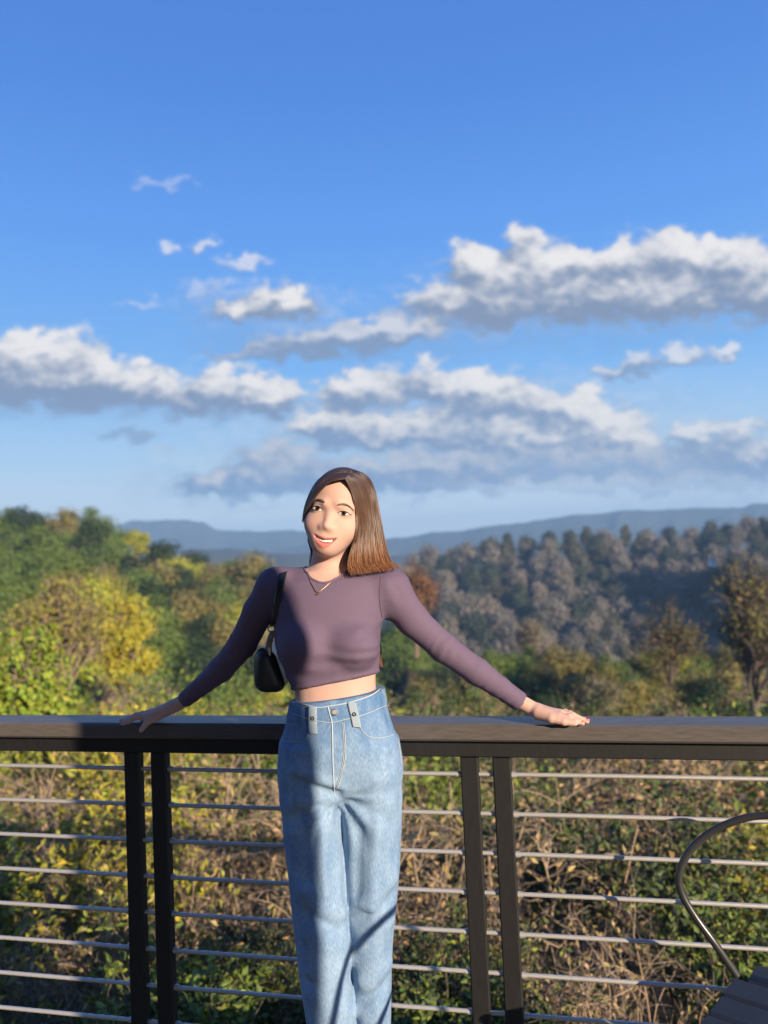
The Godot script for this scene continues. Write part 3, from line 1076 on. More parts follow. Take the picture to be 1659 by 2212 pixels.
func neck_hole(p: Vector3) -> float:
	var c := neck_lo + (neck_hi - neck_lo) * ((p.y - neck_lo.y) / (neck_hi.y - neck_lo.y))
	return (Vector2((p.x - c.x) / 0.057, (p.z - c.z) / 0.074).length() - 1.0) * 0.06
func d_top(p: Vector3) -> float:
	var d := trunk.dist(p)
	for t in traps:
		d = smin(d, cone(p, t[0], t[1], t[2], t[3]), 0.03)
	d = smin(d, egg(p, bust[0], Vector3(0.054, 0.050, 0.048)), 0.032)
	d = smin(d, egg(p, bust[1], Vector3(0.054, 0.050, 0.048)), 0.032)
	# soft drag lines from the armpit to the bust, gathers above the hem, the hem itself
	var n := fold.get_noise_3d(p.x * 160.0, p.y * 420.0, p.z * 160.0)
	var hh := (p - hem_p).dot(hem_n)
	var near_hem := exp(-pow((hh - 0.05) / 0.035, 2.0))
	d += 0.0020 * near_hem * sin((p.y + 0.22 * p.x) * 150.0 + n * 9.0) * (0.5 + n)
	d -= 0.0022 * exp(-pow((hh - 0.004) / 0.005, 2.0))
	d = maxf(d, -hh)
	for s in 2:
		var a: Array = arm[s]
		var da := 1.0
		for k in 4:
			da = smin(da, cone(p, a[k][0], a[k + 1][0], a[k][1], a[k + 1][1]), 0.012)
		if da < 0.03:
			# sleeve wrinkles across the forearm, near the wrist and inside the elbow
			var ax: Vector3 = (a[4][0] - a[2][0]).normalized()
			var len: float = (a[4][0] - a[2][0]).length()
			var u: float = (p - a[2][0]).dot(ax)
			var amt: float = 0.0042 * smoothstep(0.30, 0.95, u / len) + 0.0034 * exp(-pow(u / 0.045, 2.0))
			var w := fold.get_noise_3d(p.x * 900.0, p.y * 900.0, p.z * 900.0)
			var w2 := fold.get_noise_3d(p.x * 330.0 + 50.0, p.y * 330.0, p.z * 330.0)
			da -= amt * 0.8 * sin(u * 250.0 + w * 6.0 + w2 * 14.0 + s * 2.0) * clampf(0.35 + 1.3 * w2 + 0.5 * w, -0.2, 1.0) + amt * 0.6 * w
		d = smin(d, da, 0.028)
	d += 0.0024 * n
	if absf(d) < 0.03:
		for q in top_creases:
			d -= q[2] * exp(-pow((cone(p, q[0], q[1], 0.0, 0.0)) / q[3], 2.0))
	# cuffs
	for s in 2:
		var a: Array = arm[s]
		var ax: Vector3 = (a[4][0] - a[3][0]).normalized()
		if p.distance_to(a[4][0]) < 0.09:
			d = maxf(d, (p - a[4][0]).dot(ax) - 0.001)
	# neckline
	if p.y > neck_lo.y - 0.05:
		d = smax(d, -neck_hole(p), 0.003)
	return d

func d_jeans(p: Vector3) -> float:
	var a := leg_a.dist(p)
	var b := leg_b.dist(p)
	# long slack folds in the wide legs, bunching under the seat
	var low := smoothstep(0.86, 0.55, p.y)
	var n := fold.get_noise_3d(p.x * 260.0, p.y * 95.0, p.z * 260.0)
	var n2 := fold.get_noise_3d(p.x * 520.0 + 90.0, p.y * 300.0, p.z * 420.0)
	var amt := 0.0060 + 0.0110 * low
	a += n * amt + n2 * 0.0022
	b += fold.get_noise_3d(p.x * 260.0 + 40.0, p.y * 95.0 + 7.0, p.z * 260.0) * amt + n2 * 0.0022
	var legs := smin(a, b, 0.005)
	var h := hips.dist(p) + n2 * 0.0012
	var d := smin(h, legs, 0.03)
	# drag folds that fan out of the crotch over the thigh
	var c := crotch
	var v := p - c
	if v.length() < 0.22 and p.z > c.z - 0.12:
		var ang := atan2(v.y, v.x)
		var rr := Vector2(v.x, v.y).length()
		d += 0.0038 * sin(ang * 11.0 + n * 2.0) * smoothstep(0.015, 0.05, rr) * smoothstep(0.2, 0.08, rr) * smoothstep(0.05, -0.06, v.y)
	if absf(d) < 0.03 and p.z > -1.96:
		for q in creases:
			d -= q[2] * exp(-pow((cone(p, q[0], q[1], 0.0, 0.0)) / q[3], 2.0))
	var wd := (p - waist_p).dot(waist_n)
	d -= 0.0020 * smoothstep(-0.042, -0.037, wd)
	d = maxf(d, wd)
	return d
var crotch: Vector3
var creases: Array = []
var top_creases: Array = []

var skin_base := Color(0.555, 0.352, 0.283)
func c_skin(p: Vector3) -> Color:
	return skin_base
func c_face(w: Vector3) -> Color:
	var p := head_inv * w
	var c := skin_base
	if p.z < 0.02:
		return c
	var x := absf(p.x)
	# rouge on the cheeks and nose, as make-up
	var r := exp(-(pow((x - 0.040) / 0.020, 2.0) + pow((p.y + 0.038) / 0.018, 2.0)))
	c = c.lerp(Color(0.70, 0.36, 0.29), 0.35 * r)
	if p.z > 0.05 and p.y < -0.05 and p.y > -0.11:
		var u := lip_up(clampf(p.x, -0.029, 0.029))
		var l := lip_lo(clampf(p.x, -0.029, 0.029))
		var t := x / 0.029
		var du := absf(p.y - u.x) - lerpf(0.0036, 0.0008, t)
		var dl := absf(p.y - l.x) - lerpf(0.0072, 0.0008, pow(t, 1.7))
		if x < 0.0325:
			var k := 1.0 - smoothstep(-0.0006, 0.0008, minf(du, dl))
			c = c.lerp(Color(0.47, 0.19, 0.16) if p.y > (u.x + l.x) * 0.5 else Color(0.56, 0.175, 0.16), k)
			if p.y < u.x - 0.002 and p.y > l.x + 0.003 and p.z < minf(u.y, l.y) - 0.001:
				c = Color(0.10, 0.025, 0.02)
	return c
func c_white(_p: Vector3) -> Color:
	return Color.WHITE
func c_jeans(p: Vector3) -> Color:
	# stone-washed denim: dye rubbed off in vertical streaks and blotches
	var g := fold.get_noise_3d(p.x * 900.0, p.y * 160.0, p.z * 900.0)
	var g2 := fold.get_noise_3d(p.x * 3200.0 + 31.0, p.y * 1100.0, p.z * 3200.0)
	var g3 := fold.get_noise_3d(p.x * 260.0 + 70.0, p.y * 200.0, p.z * 260.0)
	var wear := 0.62 + 0.16 * g + 0.30 * g2 + 0.14 * g3
	wear -= 0.38 * smoothstep(0.98, 1.12, p.y + 0.08 * g)
	return Color(0.105, 0.245, 0.490).lerp(Color(0.43, 0.615, 0.84), clampf(wear, 0.0, 1.0))

func surf_z(f: Callable, x: float, y: float, z0: float, z1: float) -> float:
	var z := z0
	for k in 60:
		var d: float = f.call(Vector3(x, y, z))
		if d < 0.0004 or z < z1:
			break
		z -= maxf(d * 0.8, 0.0004)
	return z

# point on a garment seen in a photo direction
func hit(f: Callable, x: float, y: float, out := 0.0) -> Vector3:
	var r := ray(x, y).normalized()
	var t := 1.70
	for k in 80:
		var d: float = f.call(cam_xf.origin + r * t)
		if d < 0.0005 or t > 2.4:
			break
		t += maxf(d * 0.7, 0.0004)
	return cam_xf.origin + r * (t - out)
func hits(f: Callable, px: Array, out := 0.0, per := 5) -> PackedVector3Array:
	var flat := PackedVector3Array()
	for q in px:
		flat.append(Vector3(q[0], q[1], 0))
	var sp := spline(flat, per)
	var pts := PackedVector3Array()
	for q in sp:
		pts.append(hit(f, q.x, q.y, out))
	return pts
func jz(px: Array) -> Array:       # enlarged-view pixels of the jeans to photo pixels
	var o := []
	for q in px:
		o.append([548.6 + 0.2315 * q[0], 1453.8 + 0.2315 * q[1]])
	return o
func hz(x: float, y: float) -> Vector2:      # enlarged-view pixels of the head to photo pixels
	return Vector2(630.9 + 0.1488 * x, 998.5 + 0.1488 * y)
func ribbon(mb: MB, pts: PackedVector3Array, wide: PackedVector3Array, thick: float, col := Color.WHITE) -> void:
	var rows := []
	for k in pts.size():
		var t := (pts[mini(k + 1, pts.size() - 1)] - pts[maxi(k - 1, 0)]).normalized()
		var n := wide[k].cross(t).normalized()
		if n.z < 0.0:
			n = -n
		rows.append([pts[k] - wide[k] + n * thick * 0.2, pts[k] - wide[k] * 0.8 + n * thick, pts[k] + wide[k] * 0.8 + n * thick, pts[k] + wide[k] + n * thick * 0.2, pts[k] + wide[k] - n * thick, pts[k] - wide[k] - n * thick, n])
	for k in rows.size() - 1:
		for q in 6:
			var a: Vector3 = rows[k][q]
			var b: Vector3 = rows[k][(q + 1) % 6]
			var c: Vector3 = rows[k + 1][(q + 1) % 6]
			var d: Vector3 = rows[k + 1][q]
			mb.flat_quad(a, b, c, d, (a + b) * 0.5 - pts[k], col)
	for e in [0, rows.size() - 1]:
		var mid := pts[e]
		var d := pts[e] - pts[1 if e == 0 else e - 1]
		for q in 6:
			mb.flat_tri(mid, rows[e][q], rows[e][(q + 1) % 6], d, col)
func same(n: int, w: Vector3) -> PackedVector3Array:
	var o := PackedVector3Array()
	o.resize(n)
	o.fill(w)
	return o

func d_dressed(p: Vector3) -> float:
	return minf(d_top(p), cone(p, neck_lo, neck_hi, 0.0475, 0.0435))
func d_hair_mass(w: Vector3) -> float:
	var p := head_inv * w
	var d := egg(p, Vector3(0.002, 0.030, -0.020), Vector3(0.0790, 0.0945, 0.0985))
	d = smin(d, egg(p, Vector3(0.004, -0.03, -0.05), Vector3(0.073, 0.09, 0.065)), 0.03)
	# forehead and face stay open
	var fx := p.x / 0.0655
	var fy := (p.y + 0.030) / 0.112
	var open := maxf((sqrt(fx * fx + fy * fy) - 1.0) * 0.06, 0.004 - p.z)
	d = smax(d, -open, 0.006)
	for c in locks:
		d = smin(d, cone(w, c[0], c[1], c[2], c[3]), 0.018)
	return d
var locks: Array = []
func lay_out_hair() -> void:
	var chains := [
		[[786, 1052, 1.965, 0.010], [800, 1085, 1.975, 0.012], [802, 1120, 1.978, 0.014], [800, 1155, 1.982, 0.016], [800, 1190, 1.98, 0.018], [802, 1212, 1.965, 0.014]],
		[[776, 1042, 1.99, 0.022], [790, 1085, 2.0, 0.022], [796, 1135, 2.005, 0.022], [802, 1185, 2.0, 0.022], [806, 1212, 1.985, 0.016]],
		[[745, 1065, 2.03, 0.056], [755, 1150, 2.045, 0.056], [752, 1235, 2.075, 0.050], [768, 1330, 2.095, 0.050], [800, 1400, 2.09, 0.026], [824, 1440, 2.085, 0.006]],
		[[705, 1150, 2.03, 0.040], [700, 1215, 2.055, 0.035], [705, 1300, 2.085, 0.03]],
		[[674, 1130, 1.985, 0.010], [676, 1165, 1.995, 0.009], [676, 1205, 2.0, 0.005]],
	]
	for c in chains:
		for k in c.size() - 1:
			locks.append([P(c[k][0], c[k][1], c[k][2]), P(c[k + 1][0], c[k + 1][1], c[k + 1][2]), c[k][3], c[k + 1][3]])
func strands(mb: MB, inner: Array, outer: Array, count: int, bulge: float, r: RandomNumberGenerator, v0: float, flick: float) -> void:
	# inner, outer: [view x, view y, distance]; each hair follows a blend of the two edges and stays outside the skin
	var n := inner.size()
	var gu := 8
	var skin_at := []
	for k in n:
		var row := PackedFloat32Array()
		for j in gu + 1:
			var q := hz(inner[k][0], inner[k][1]).lerp(hz(outer[k][0], outer[k][1]), float(j) / gu)
			var h := hit(d_cover, q.x, q.y)
			row.append(-h.z if h.distance_to(cam_xf.origin) < 2.3 else 9.0)
		skin_at.append(row)
	for s in count:
		var u := r.randf()
		var stray := 1.0 if r.randf() > 0.05 else 3.0
		var pts := PackedVector3Array()
		var jx := r.randf_range(-5, 5) * stray
		var jd := r.randf_range(-0.005, 0.004)
		var wob := r.randf() * TAU
		var kick := r.randf_range(0.0, 24.0) * flick * (0.35 + 0.65 * u)
		for k in n:
			var v := float(k) / (n - 1)
			var a := hz(inner[k][0], inner[k][1])
			var b := hz(outer[k][0], outer[k][1])
			var q := a.lerp(b, u)
			var d: float = lerpf(inner[k][2], outer[k][2], u) - bulge * sin(PI * u) * sin(PI * clampf(v * 0.8 + 0.2, 0, 1)) + jd
			var j := mini(int(u * gu), gu - 1)
			d = minf(d, lerpf(skin_at[k][j], skin_at[k][j + 1], u * gu - j) - 0.003 + jd * 0.4)
			q.x += jx * 0.3 * v + sin(v * 6.0 + wob) * 1.5 * v + kick * pow(v, 7.0)
			q.y -= kick * 0.45 * pow(v, 9.0)
			pts.append(P(q.x, q.y, d))
		var sp := spline(pts, 3)
		var m := sp.size()
		var stop := m if flick <= 0.0 else clampi(int(m * (1.0 - 0.42 * pow(r.randf(), 1.7)) + 0.5), 4, m)
		var tone := r.randf_range(-0.10, 0.10)
		var rad := PackedFloat32Array()
		for k in stop:
			rad.append(0.0009 if k < stop - 6 else lerpf(0.0002, 0.0008, (stop - 1 - k) / 6.0))
		var first := mb.v.size()
		mb.tube(sp.slice(0, stop), rad, 4)
		var base := r.randf_range(0.7, 1.4)
		for q in range(first, mb.v.size()):
			var v := clampf(float((q - first) / 4) / (m - 1), 0, 1) * v0 + tone
			var c := Color(0.052, 0.030, 0.022).lerp(Color(0.112, 0.062, 0.041), smoothstep(0.0, 0.55, v)).lerp(Color(0.32, 0.145, 0.070), smoothstep(0.62, 1.0, v))
			mb.c[q] = Color(c.r * base, c.g * base, c.b * base)
func d_cover(p: Vector3) -> float:
	return minf(d_skin_top(p), d_hair_mass(p))

func face_point(x: float, y: float, out: float) -> Vector3:
	return Vector3(x, y, surf_z(d_head, x, y, 0.13, 0.02) + out)
func face_line(mb: MB, px: Array, r0: float, r1: float, r2: float, col: Color, out := 0.0004, squash := 1.0) -> void:
	var flat := PackedVector3Array()
	for q in px:
		flat.append(Vector3(q[0], q[1], 0))
	var sp := spline(flat, 6)
	var pts := PackedVector3Array()
	var rad := PackedFloat32Array()
	for k in sp.size():
		pts.append(head_xf * face_point(sp[k].x, sp[k].y, out))
		var t := float(k) / (sp.size() - 1)
		rad.append(lerpf(r0, r1, t * 2.0) if t < 0.5 else lerpf(r1, r2, t * 2.0 - 1.0))
	mb.tube(pts, rad, 6, col, Color(-1, 0, 0), squash)

func fabric(tex_scale: float, lo: float, bump: float, sd: int) -> StandardMaterial3D:
	var m := vmat(0.85)
	m.albedo_texture = noise_tex(0.09, Color(lo, lo, lo), Color(1, 1, 1), 3, 512, sd)
	m.uv1_triplanar = true
	m.uv1_scale = Vector3.ONE * tex_scale
	m.heightmap_enabled = true
	m.heightmap_texture = noise_tex(0.2, Color.BLACK, Color.WHITE, 2, 512, sd + 1)
	m.heightmap_scale = bump
	return m

func build_person() -> void:
	lay_out_person()
	lay_out_hair()
	crotch = P(728, 1712, 1.88)
	for q in [[735, 1700, 640, 1664, 0.006], [732, 1712, 650, 1690, -0.005], [732, 1728, 640, 1722, 0.006], [745, 1716, 805, 1684, 0.005], [748, 1735, 815, 1740, -0.004], [690, 1765, 702, 1930, 0.005], [655, 1760, 668, 1900, -0.005], [812, 1775, 802, 1960, 0.005], [775, 1790, 772, 1960, -0.005], [655, 1925, 742, 1972, 0.008], [650, 1965, 735, 2010, -0.007], [662, 2020, 752, 2050, 0.007], [664, 2100, 758, 2068, 0.007], [664, 2120, 760, 2110, -0.006], [668, 2150, 764, 2185, 0.007], [852, 1895, 772, 1955, 0.008], [848, 1935, 770, 1990, -0.007], [846, 1985, 775, 2040, 0.008], [842, 2080, 776, 2118, 0.006], [838, 2120, 780, 2165, -0.006]]:
		creases.append([hit(d_jeans, q[0], q[1]), hit(d_jeans, q[2], q[3]), 0.0, 0.013 if q[1] < 1850 else 0.016, q[4] * (1.5 if q[1] < 1850 else 1.15)])
	for q in creases:
		q[2] = q[4]
	for q in [[822, 1344, 772, 1366, 0.0035], [820, 1356, 780, 1378, -0.003], [818, 1384, 782, 1390, 0.003], [816, 1412, 772, 1426, 0.003], [640, 1462, 720, 1452, 0.003], [815, 1432, 740, 1446, -0.003], [600, 1300, 640, 1330, 0.003], [836, 1262, 850, 1300, 0.0035], [846, 1258, 872, 1296, -0.003]]:
		top_creases.append([hit(d_top, q[0], q[1]), hit(d_top, q[2], q[3]), 0.0, 0.012, q[4] * 0.6])
	for q in top_creases:
		q[2] = q[4]
	var skin := vmat(0.62)
	skin.metallic_specular = 0.38
	skin.subsurf_scatter_enabled = true
	skin.subsurf_scatter_strength = 0.2
	var who := thing("person", "smiling long-haired person in mauve top and blue jeans leaning back on the handrail", "person")
	# body: head and neck, trunk and arms, hands
	var body := MB.new()
	var hc := head_xf.origin
	nets(body, d_skin_top, c_face, Vector3(hc.x - 0.115, neck_lo.y - 0.01, hc.z - 0.05), hc + Vector3(0.10, 0.125, 0.125), 0.0023)
	var a := P(560, 1580, 2.05)
	var b := P(880, 1262, 1.85)
	nets(body, d_body, c_skin, Vector3(arm[0][4][0].x - 0.02, a.y, -2.26), Vector3(arm[1][4][0].x + 0.02, neck_lo.y + 0.005, -1.84), 0.012)
	for s in 2:
		var lo := Vector3(1e9, 1e9, 1e9)
		var hi := -lo
		for c in hand[s]:
			for e in 2:
				lo = lo.min(c[e])
				hi = hi.max(c[e])
		nets(body, func(p: Vector3) -> float: return d_hand(s, p), c_skin, lo - Vector3.ONE * 0.025, hi + Vector3.ONE * 0.025, 0.0026)
	part("body", body.mesh(), skin, who)
	# top
	var mb := MB.new()
	nets(mb, d_top, c_white, Vector3(arm[0][4][0].x - 0.05, minf(arm[0][4][0].y, arm[1][4][0].y) - 0.04, -2.27), Vector3(arm[1][4][0].x + 0.05, neck_lo.y + 0.06, -1.80), 0.0056)
	var top_mat := fabric(9.0, 0.86, 0.012, 51)
	top_mat.albedo_color = lin(0.150, 0.104, 0.166)
	var top := part("top", mb.mesh(), top_mat, who)
	var seam_mat := mat(Color(0.11, 0.07, 0.11), 0.85)
	mb = MB.new()
	var sl := hits(d_top, [[823, 1246], [820, 1275], [821, 1305], [826, 1335]], 0.0)
	mb.tube(sl, even(sl.size(), 0.0011), 5)
	part("shoulder_seam", mb.mesh(), seam_mat, top)
	mb = MB.new()
	var nk := PackedVector3Array()
	for k in 41:
		var th := lerpf(-2.6, 2.6, k / 40.0)
		var y := neck_lo.y + 0.07
		var q := Vector3.ZERO
		while y > neck_lo.y - 0.06:
			var c := neck_lo + (neck_hi - neck_lo) * ((y - neck_lo.y) / (neck_hi.y - neck_lo.y))
			q = Vector3(c.x + sin(th) * 0.0605, y, c.z + cos(th) * 0.0785)
			if d_top(q) < 0.0:
				break
			y -= 0.001
		nk.append(q)
	nk = spline(nk, 2)
	mb.tube(nk, even(nk.size(), 0.0030), 7)
	part("neckband", mb.mesh(), mat(Color(0.138, 0.095, 0.15), 0.85), top)
	# jeans
	mb = MB.new()
	nets(mb, d_jeans, c_jeans, Vector3(P(590, 1600, 1.95).x, 0.03, -2.11), Vector3(P(885, 1600, 1.95).x, waist_p.y + 0.05, -1.80), 0.0056)
	var denim := fabric(14.0, 0.66, 0.02, 61)
	denim.uv1_scale = Vector3(9, 1.5, 9)
	var jeans := part("jeans", mb.mesh(), denim, who)
	var thread := mat(Color(0.44, 0.46, 0.46), 0.8)
	var pale := mat(Color(0.46, 0.52, 0.56), 0.85)
	var pale2 := mat(Color(0.30, 0.37, 0.44), 0.85)
	var lines := {
		"waistband_edge": [[[362, 252], [440, 284], [520, 306], [600, 322], [690, 312], [780, 298], [870, 280], [1000, 243], [1100, 203], [1178, 150]]],
		"waistband_seam": [[[345, 372], [430, 402], [520, 432], [620, 452], [720, 462], [860, 432], [980, 405], [1120, 352], [1240, 300]]],
		"fly_edge": [[[690, 312], [712, 400], [728, 470], [733, 640], [736, 820], [742, 980], [750, 1105]]],
		"fly_stitch": [[[838, 462], [852, 620], [850, 780], [822, 930], [782, 1080]], [[826, 462], [838, 620], [836, 780], [808, 930], [770, 1080]]],
		"pocket_stitch": [[[988, 470], [1012, 540], [1060, 585], [1130, 606], [1220, 600], [1305, 572]], [[508, 560], [495, 610], [470, 636], [400, 645], [275, 632]], [[296, 472], [350, 480], [404, 494], [398, 640]]],
		"side_seam": [[[1182, 148], [1230, 220], [1262, 320], [1312, 430], [1345, 600], [1378, 850]]],
	}
	for nm in lines:
		for px in lines[nm]:
			mb = MB.new()
			var pts := hits(d_jeans, jz(px), 0.0006)
			mb.tube(pts, even(pts.size(), 0.0016 if nm in ["waistband_edge", "fly_edge"] else 0.0009), 5)
			part(nm, mb.mesh(), pale if nm in ["waistband_edge", "fly_edge"] else thread, jeans)
	for lp in [[[548, 312], [546, 380], [546, 450], [548, 520], [552, 566]], [[912, 272], [925, 340], [942, 410], [955, 470], [962, 505]]]:
		mb = MB.new()
		var pts := hits(d_jeans, jz(lp), 0.005)
		ribbon(mb, pts, same(pts.size(), Vector3(0.0098, -0.001, 0)), 0.0018)
		var loop := part("belt_loop", mb.mesh(), pale2, jeans)
		mb = MB.new()
		var c: Vector3 = pts[pts.size() / 2 - 2] + Vector3(0, 0, 0.0025)
		var ring := PackedVector3Array()
		for k in 13:
			ring.append(c + Vector3(cos(TAU * k / 12.0), sin(TAU * k / 12.0), 0) * 0.0036)
		mb.tube(ring, even(13, 0.0013), 6)
		part("eyelet", mb.mesh(), mat(Color(0.05, 0.05, 0.05), 0.35, 0.8), loop)
	mb = MB.new()
	var bt := hit(d_jeans, jz([[755, 366]])[0][0], jz([[755, 366]])[0][1])
	mb.tube(PackedVector3Array([bt, bt + Vector3(-0.0004, 0.001, 0.003), bt + Vector3(-0.0005, 0.0013, 0.0042)]), PackedFloat32Array([0.0082, 0.0082, 0.0055]), 16)
	part("button", mb.mesh(), mat(Color(0.72, 0.70, 0.68), 0.3, 0.6), jeans)
	# shoes, under the hems
	for q in [[728, 1.93], [812, 1.945]]:
		mb = MB.new()
		var foot := P(q[0], 2440, q[1])
		foot.y = 0.0
		nets(mb, func(p: Vector3) -> float: return maxf(smin(egg(p, foot + Vector3(0, 0.035, 0.06), Vector3(0.046, 0.045, 0.115)), cone(p, foot + Vector3(0, 0.05, -0.02), foot + Vector3(0, 0.11, -0.03), 0.04, 0.036), 0.03), -p.y + 0.001), c_white, foot - Vector3(0.07, 0.01, 0.09), foot + Vector3(0.07, 0.16, 0.2), 0.008)
		part("shoe", mb.mesh(), mat(Color(0.7, 0.69, 0.67), 0.6), who)
	# hair
	mb = MB.new()
	var r := RandomNumberGenerator.new()
	r.seed = 4
	nets(mb, d_hair_mass, func(p: Vector3) -> Color: return Color(0.040, 0.023, 0.017).lerp(Color(0.10, 0.047, 0.027), smoothstep(1.52, 1.38, p.y)), Vector3(hc.x - 0.13, P(800, 1450, 2.1).y, -2.18), hc + Vector3(0.19, 0.13, 0.12), 0.0058)
	var hr_in := [[765, 240, 1.885], [815, 330, 1.890], [865, 450, 1.900], [908, 600, 1.913], [932, 760, 1.924], [936, 900, 1.931], [915, 1050, 1.935], [868, 1200, 1.933], [826, 1350, 1.925], [808, 1490, 1.912], [830, 1650, 1.897]]
	var hr_out := [[880, 120, 1.955], [1010, 150, 1.96], [1110, 218, 1.965], [1180, 342, 1.975], [1226, 520, 1.978], [1262, 720, 1.976], [1300, 930, 1.97], [1335, 1130, 1.962], [1368, 1330, 1.952], [1405, 1490, 1.94], [1470, 1585, 1.93]]
	strands(mb, hr_in, hr_out, 1900, 0.012, r, 1.0, 1.0)
	var hl_in := [[765, 240, 1.885], [645, 262, 1.880], [535, 300, 1.882], [440, 388, 1.888], [352, 480, 1.900], [283, 590, 1.912], [228, 690, 1.925], [194, 790, 1.938], [178, 880, 1.95]]
	var hl_out := [[868, 120, 1.955], [705, 114, 1.955], [562, 142, 1.96], [442, 206, 1.968], [348, 300, 1.975], [272, 430, 1.982], [222, 560, 1.988], [186, 700, 1.992], [166, 850, 1.995]]
	strands(mb, hl_in, hl_out, 700, 0.008, r, 0.62, 0.0)
	# the parting shows as a fine pale line
	var prt := PackedVector3Array()
	for k in 9:
		var q := hz(lerpf(762, 868, k / 8.0), lerpf(252, 128, k / 8.0))
		prt.append(hit(d_cover, q.x, q.y, 0.0055))
	mb.tube(prt, even(9, 0.0012), 5, Color(0.22, 0.14, 0.11))
	var hair_mat := vmat(0.42)
	part("hair", mb.mesh(), hair_mat, who)
	# face: eyes, lashes, brows, teeth
	var eye_mat := vmat(0.18)
	for s in [-1.0, 1.0]:
		mb = MB.new()
		var cols := 22
		var rows := 8
		var grid := []
		for k in cols + 1:
			var u := lerpf(-1.0, 1.0, float(k) / cols)
			var x: float = s * (0.0330 + u * 0.0146)
			var upper := 0.0056 * (1.0 - pow(absf(u), 2.4)) + 0.0010 * u
			var lower := -0.0036 * (1.0 - pow(absf(u), 2.2)) + 0.0010 * u
			var line := PackedInt32Array()
			for q in rows + 1:
				var y := lerpf(lower, upper, float(q) / rows) - 0.0008
				var p := face_point(x, y, 0.0007)
				var di := Vector2((u * 0.0146 + 0.0004 * s) / 0.0060, (y - 0.0008) / 0.0060).length()
				var c := Color(0.62, 0.57, 0.55)
				if di < 1.0:
					c = Color(0.040, 0.020, 0.012) if di > 0.45 else Color(0.006, 0.005, 0.005)
				line.append(mb.vert(head_xf * p, head_xf.basis * Vector3(s * u * 0.4 + s * 0.15, 0.0, 1).normalized(), c))
			grid.append(line)
		for k in cols:
			for q in rows:
				mb.quad(grid[k][q], grid[k + 1][q], grid[k + 1][q + 1], grid[k][q + 1])
		var eye := part("eye", mb.mesh(), eye_mat, who)
		mb = MB.new()
		var lash := []
		for k in 9:
			var u := lerpf(-1.0, 1.16, k / 8.0)
			lash.append([s * (0.0330 + u * 0.0146), 0.0056 * (1.0 - pow(minf(absf(u), 1.0), 2.4)) + 0.0010 * u - 0.0004])
		face_line(mb, lash, 0.0008, 0.0017, 0.0009, Color(0.012, 0.008, 0.007), 0.0010)
		var low := []
		for k in 7:
			var u := lerpf(-0.7, 1.0, k / 6.0)
			low.append([s * (0.0330 + u * 0.0146), -0.0036 * (1.0 - pow(absf(u), 2.2)) + 0.0010 * u - 0.0010])
		face_line(mb, low, 0.0002, 0.0005, 0.0004, Color(0.09, 0.045, 0.035), 0.0005)
		part("lashes", mb.mesh(), vmat(0.6), eye)
		mb = MB.new()
		face_line(mb, [[s * 0.0165, 0.0170], [s * 0.026, 0.0205], [s * 0.036, 0.0215], [s * 0.045, 0.0185], [s * 0.0525, 0.0125]], 0.0022, 0.0036, 0.0012, Color(0.135, 0.082, 0.058), 0.0002, 0.7)
		face_line(mb, [[s * 0.0175, 0.0190], [s * 0.026, 0.0222], [s * 0.036, 0.0230], [s * 0.045, 0.0198]], 0.0016, 0.0028, 0.0010, Color(0.15, 0.092, 0.066), 0.0002, 0.7)
		part("eyebrow", mb.mesh(), vmat(0.7), who)
	for k in 6:
		mb = MB.new()
		var x := (k - 2.5) * 0.0062
		var t := absf(x) / 0.031
		var wide := 0.0061
		var top_y := lip_up(x).x - 0.0008
		var hgt := lerpf(0.0098, 0.0078, t)
		mb.cbox(head_xf * Transform3D(Basis(Vector3.UP, x * 14.0), Vector3(x, top_y - hgt * 0.5 + 0.001, 0.0775 - 0.014 * t * t)), Vector3(wide, hgt, 0.006), 0.0006)
		part("tooth", mb.mesh(), mat(Color(0.78, 0.75, 0.70), 0.25), who)
	# nails on the hand in the sun
	for s in 2:
		for q in 4:
			var c: Array = hand[s][4 + q * 4]
			var d: Vector3 = (c[1] - c[0]).normalized()
			mb = MB.new()
			nets(mb, func(p: Vector3) -> float: return egg(p, c[1] + Vector3(0, 0.0042, 0) + d * 0.001, Vector3(0.0070, 0.0030, 0.0055)), c_white, c[1] - Vector3.ONE * 0.010, c[1] + Vector3(0.012, 0.012, 0.012), 0.0012)
			part("nail", mb.mesh(), mat(Color(0.60, 0.16, 0.15), 0.2), who)
	# necklace and bracelet
	mb = MB.new()
	var nl := hits(d_dressed, [[667, 1246], [673, 1260], [680, 1272], [686, 1281], [700, 1270], [716, 1256], [730, 1243], [738, 1234]], 0.0012)
	for pass_ in 6:
		for k in range(1, nl.size() - 1):
			nl[k] = nl[k].lerp((nl[k - 1] + nl[k + 1]) * 0.5 + Vector3(0, 0, 0.0004), 0.5)
	mb.tube(nl, even(nl.size(), 0.0011), 5)
	var gold := mat(Color(0.45, 0.30, 0.16), 0.35, 0.7)
	var chain := part("necklace", mb.mesh(), gold, who)
	mb = MB.new()
	var pd := hit(d_dressed, 686, 1283, 0.002)
	mb.cbox(Transform3D(Basis(Vector3.BACK, 0.4), pd), Vector3(0.010, 0.0045, 0.003), 0.0012)
	part("pendant", mb.mesh(), mat(Color(0.12, 0.07, 0.06), 0.3), chain)
	mb = MB.new()
	var wr: Array = hand[1][0]
	var ax: Vector3 = (hand[1][5][1] - wr[1]).normalized()
	var e1 := ax.cross(Vector3.UP).normalized()
	var e2 := e1.cross(ax)
	var ring := PackedVector3Array()
	for k in 25:
		ring.append(wr[1] + ax * 0.012 + (e1 * cos(TAU * k / 24.0) * 0.0245 + e2 * sin(TAU * k / 24.0) * 0.0185) - Vector3(0, 0.003, 0))
	mb.tube(ring, even(25, 0.0016), 6)
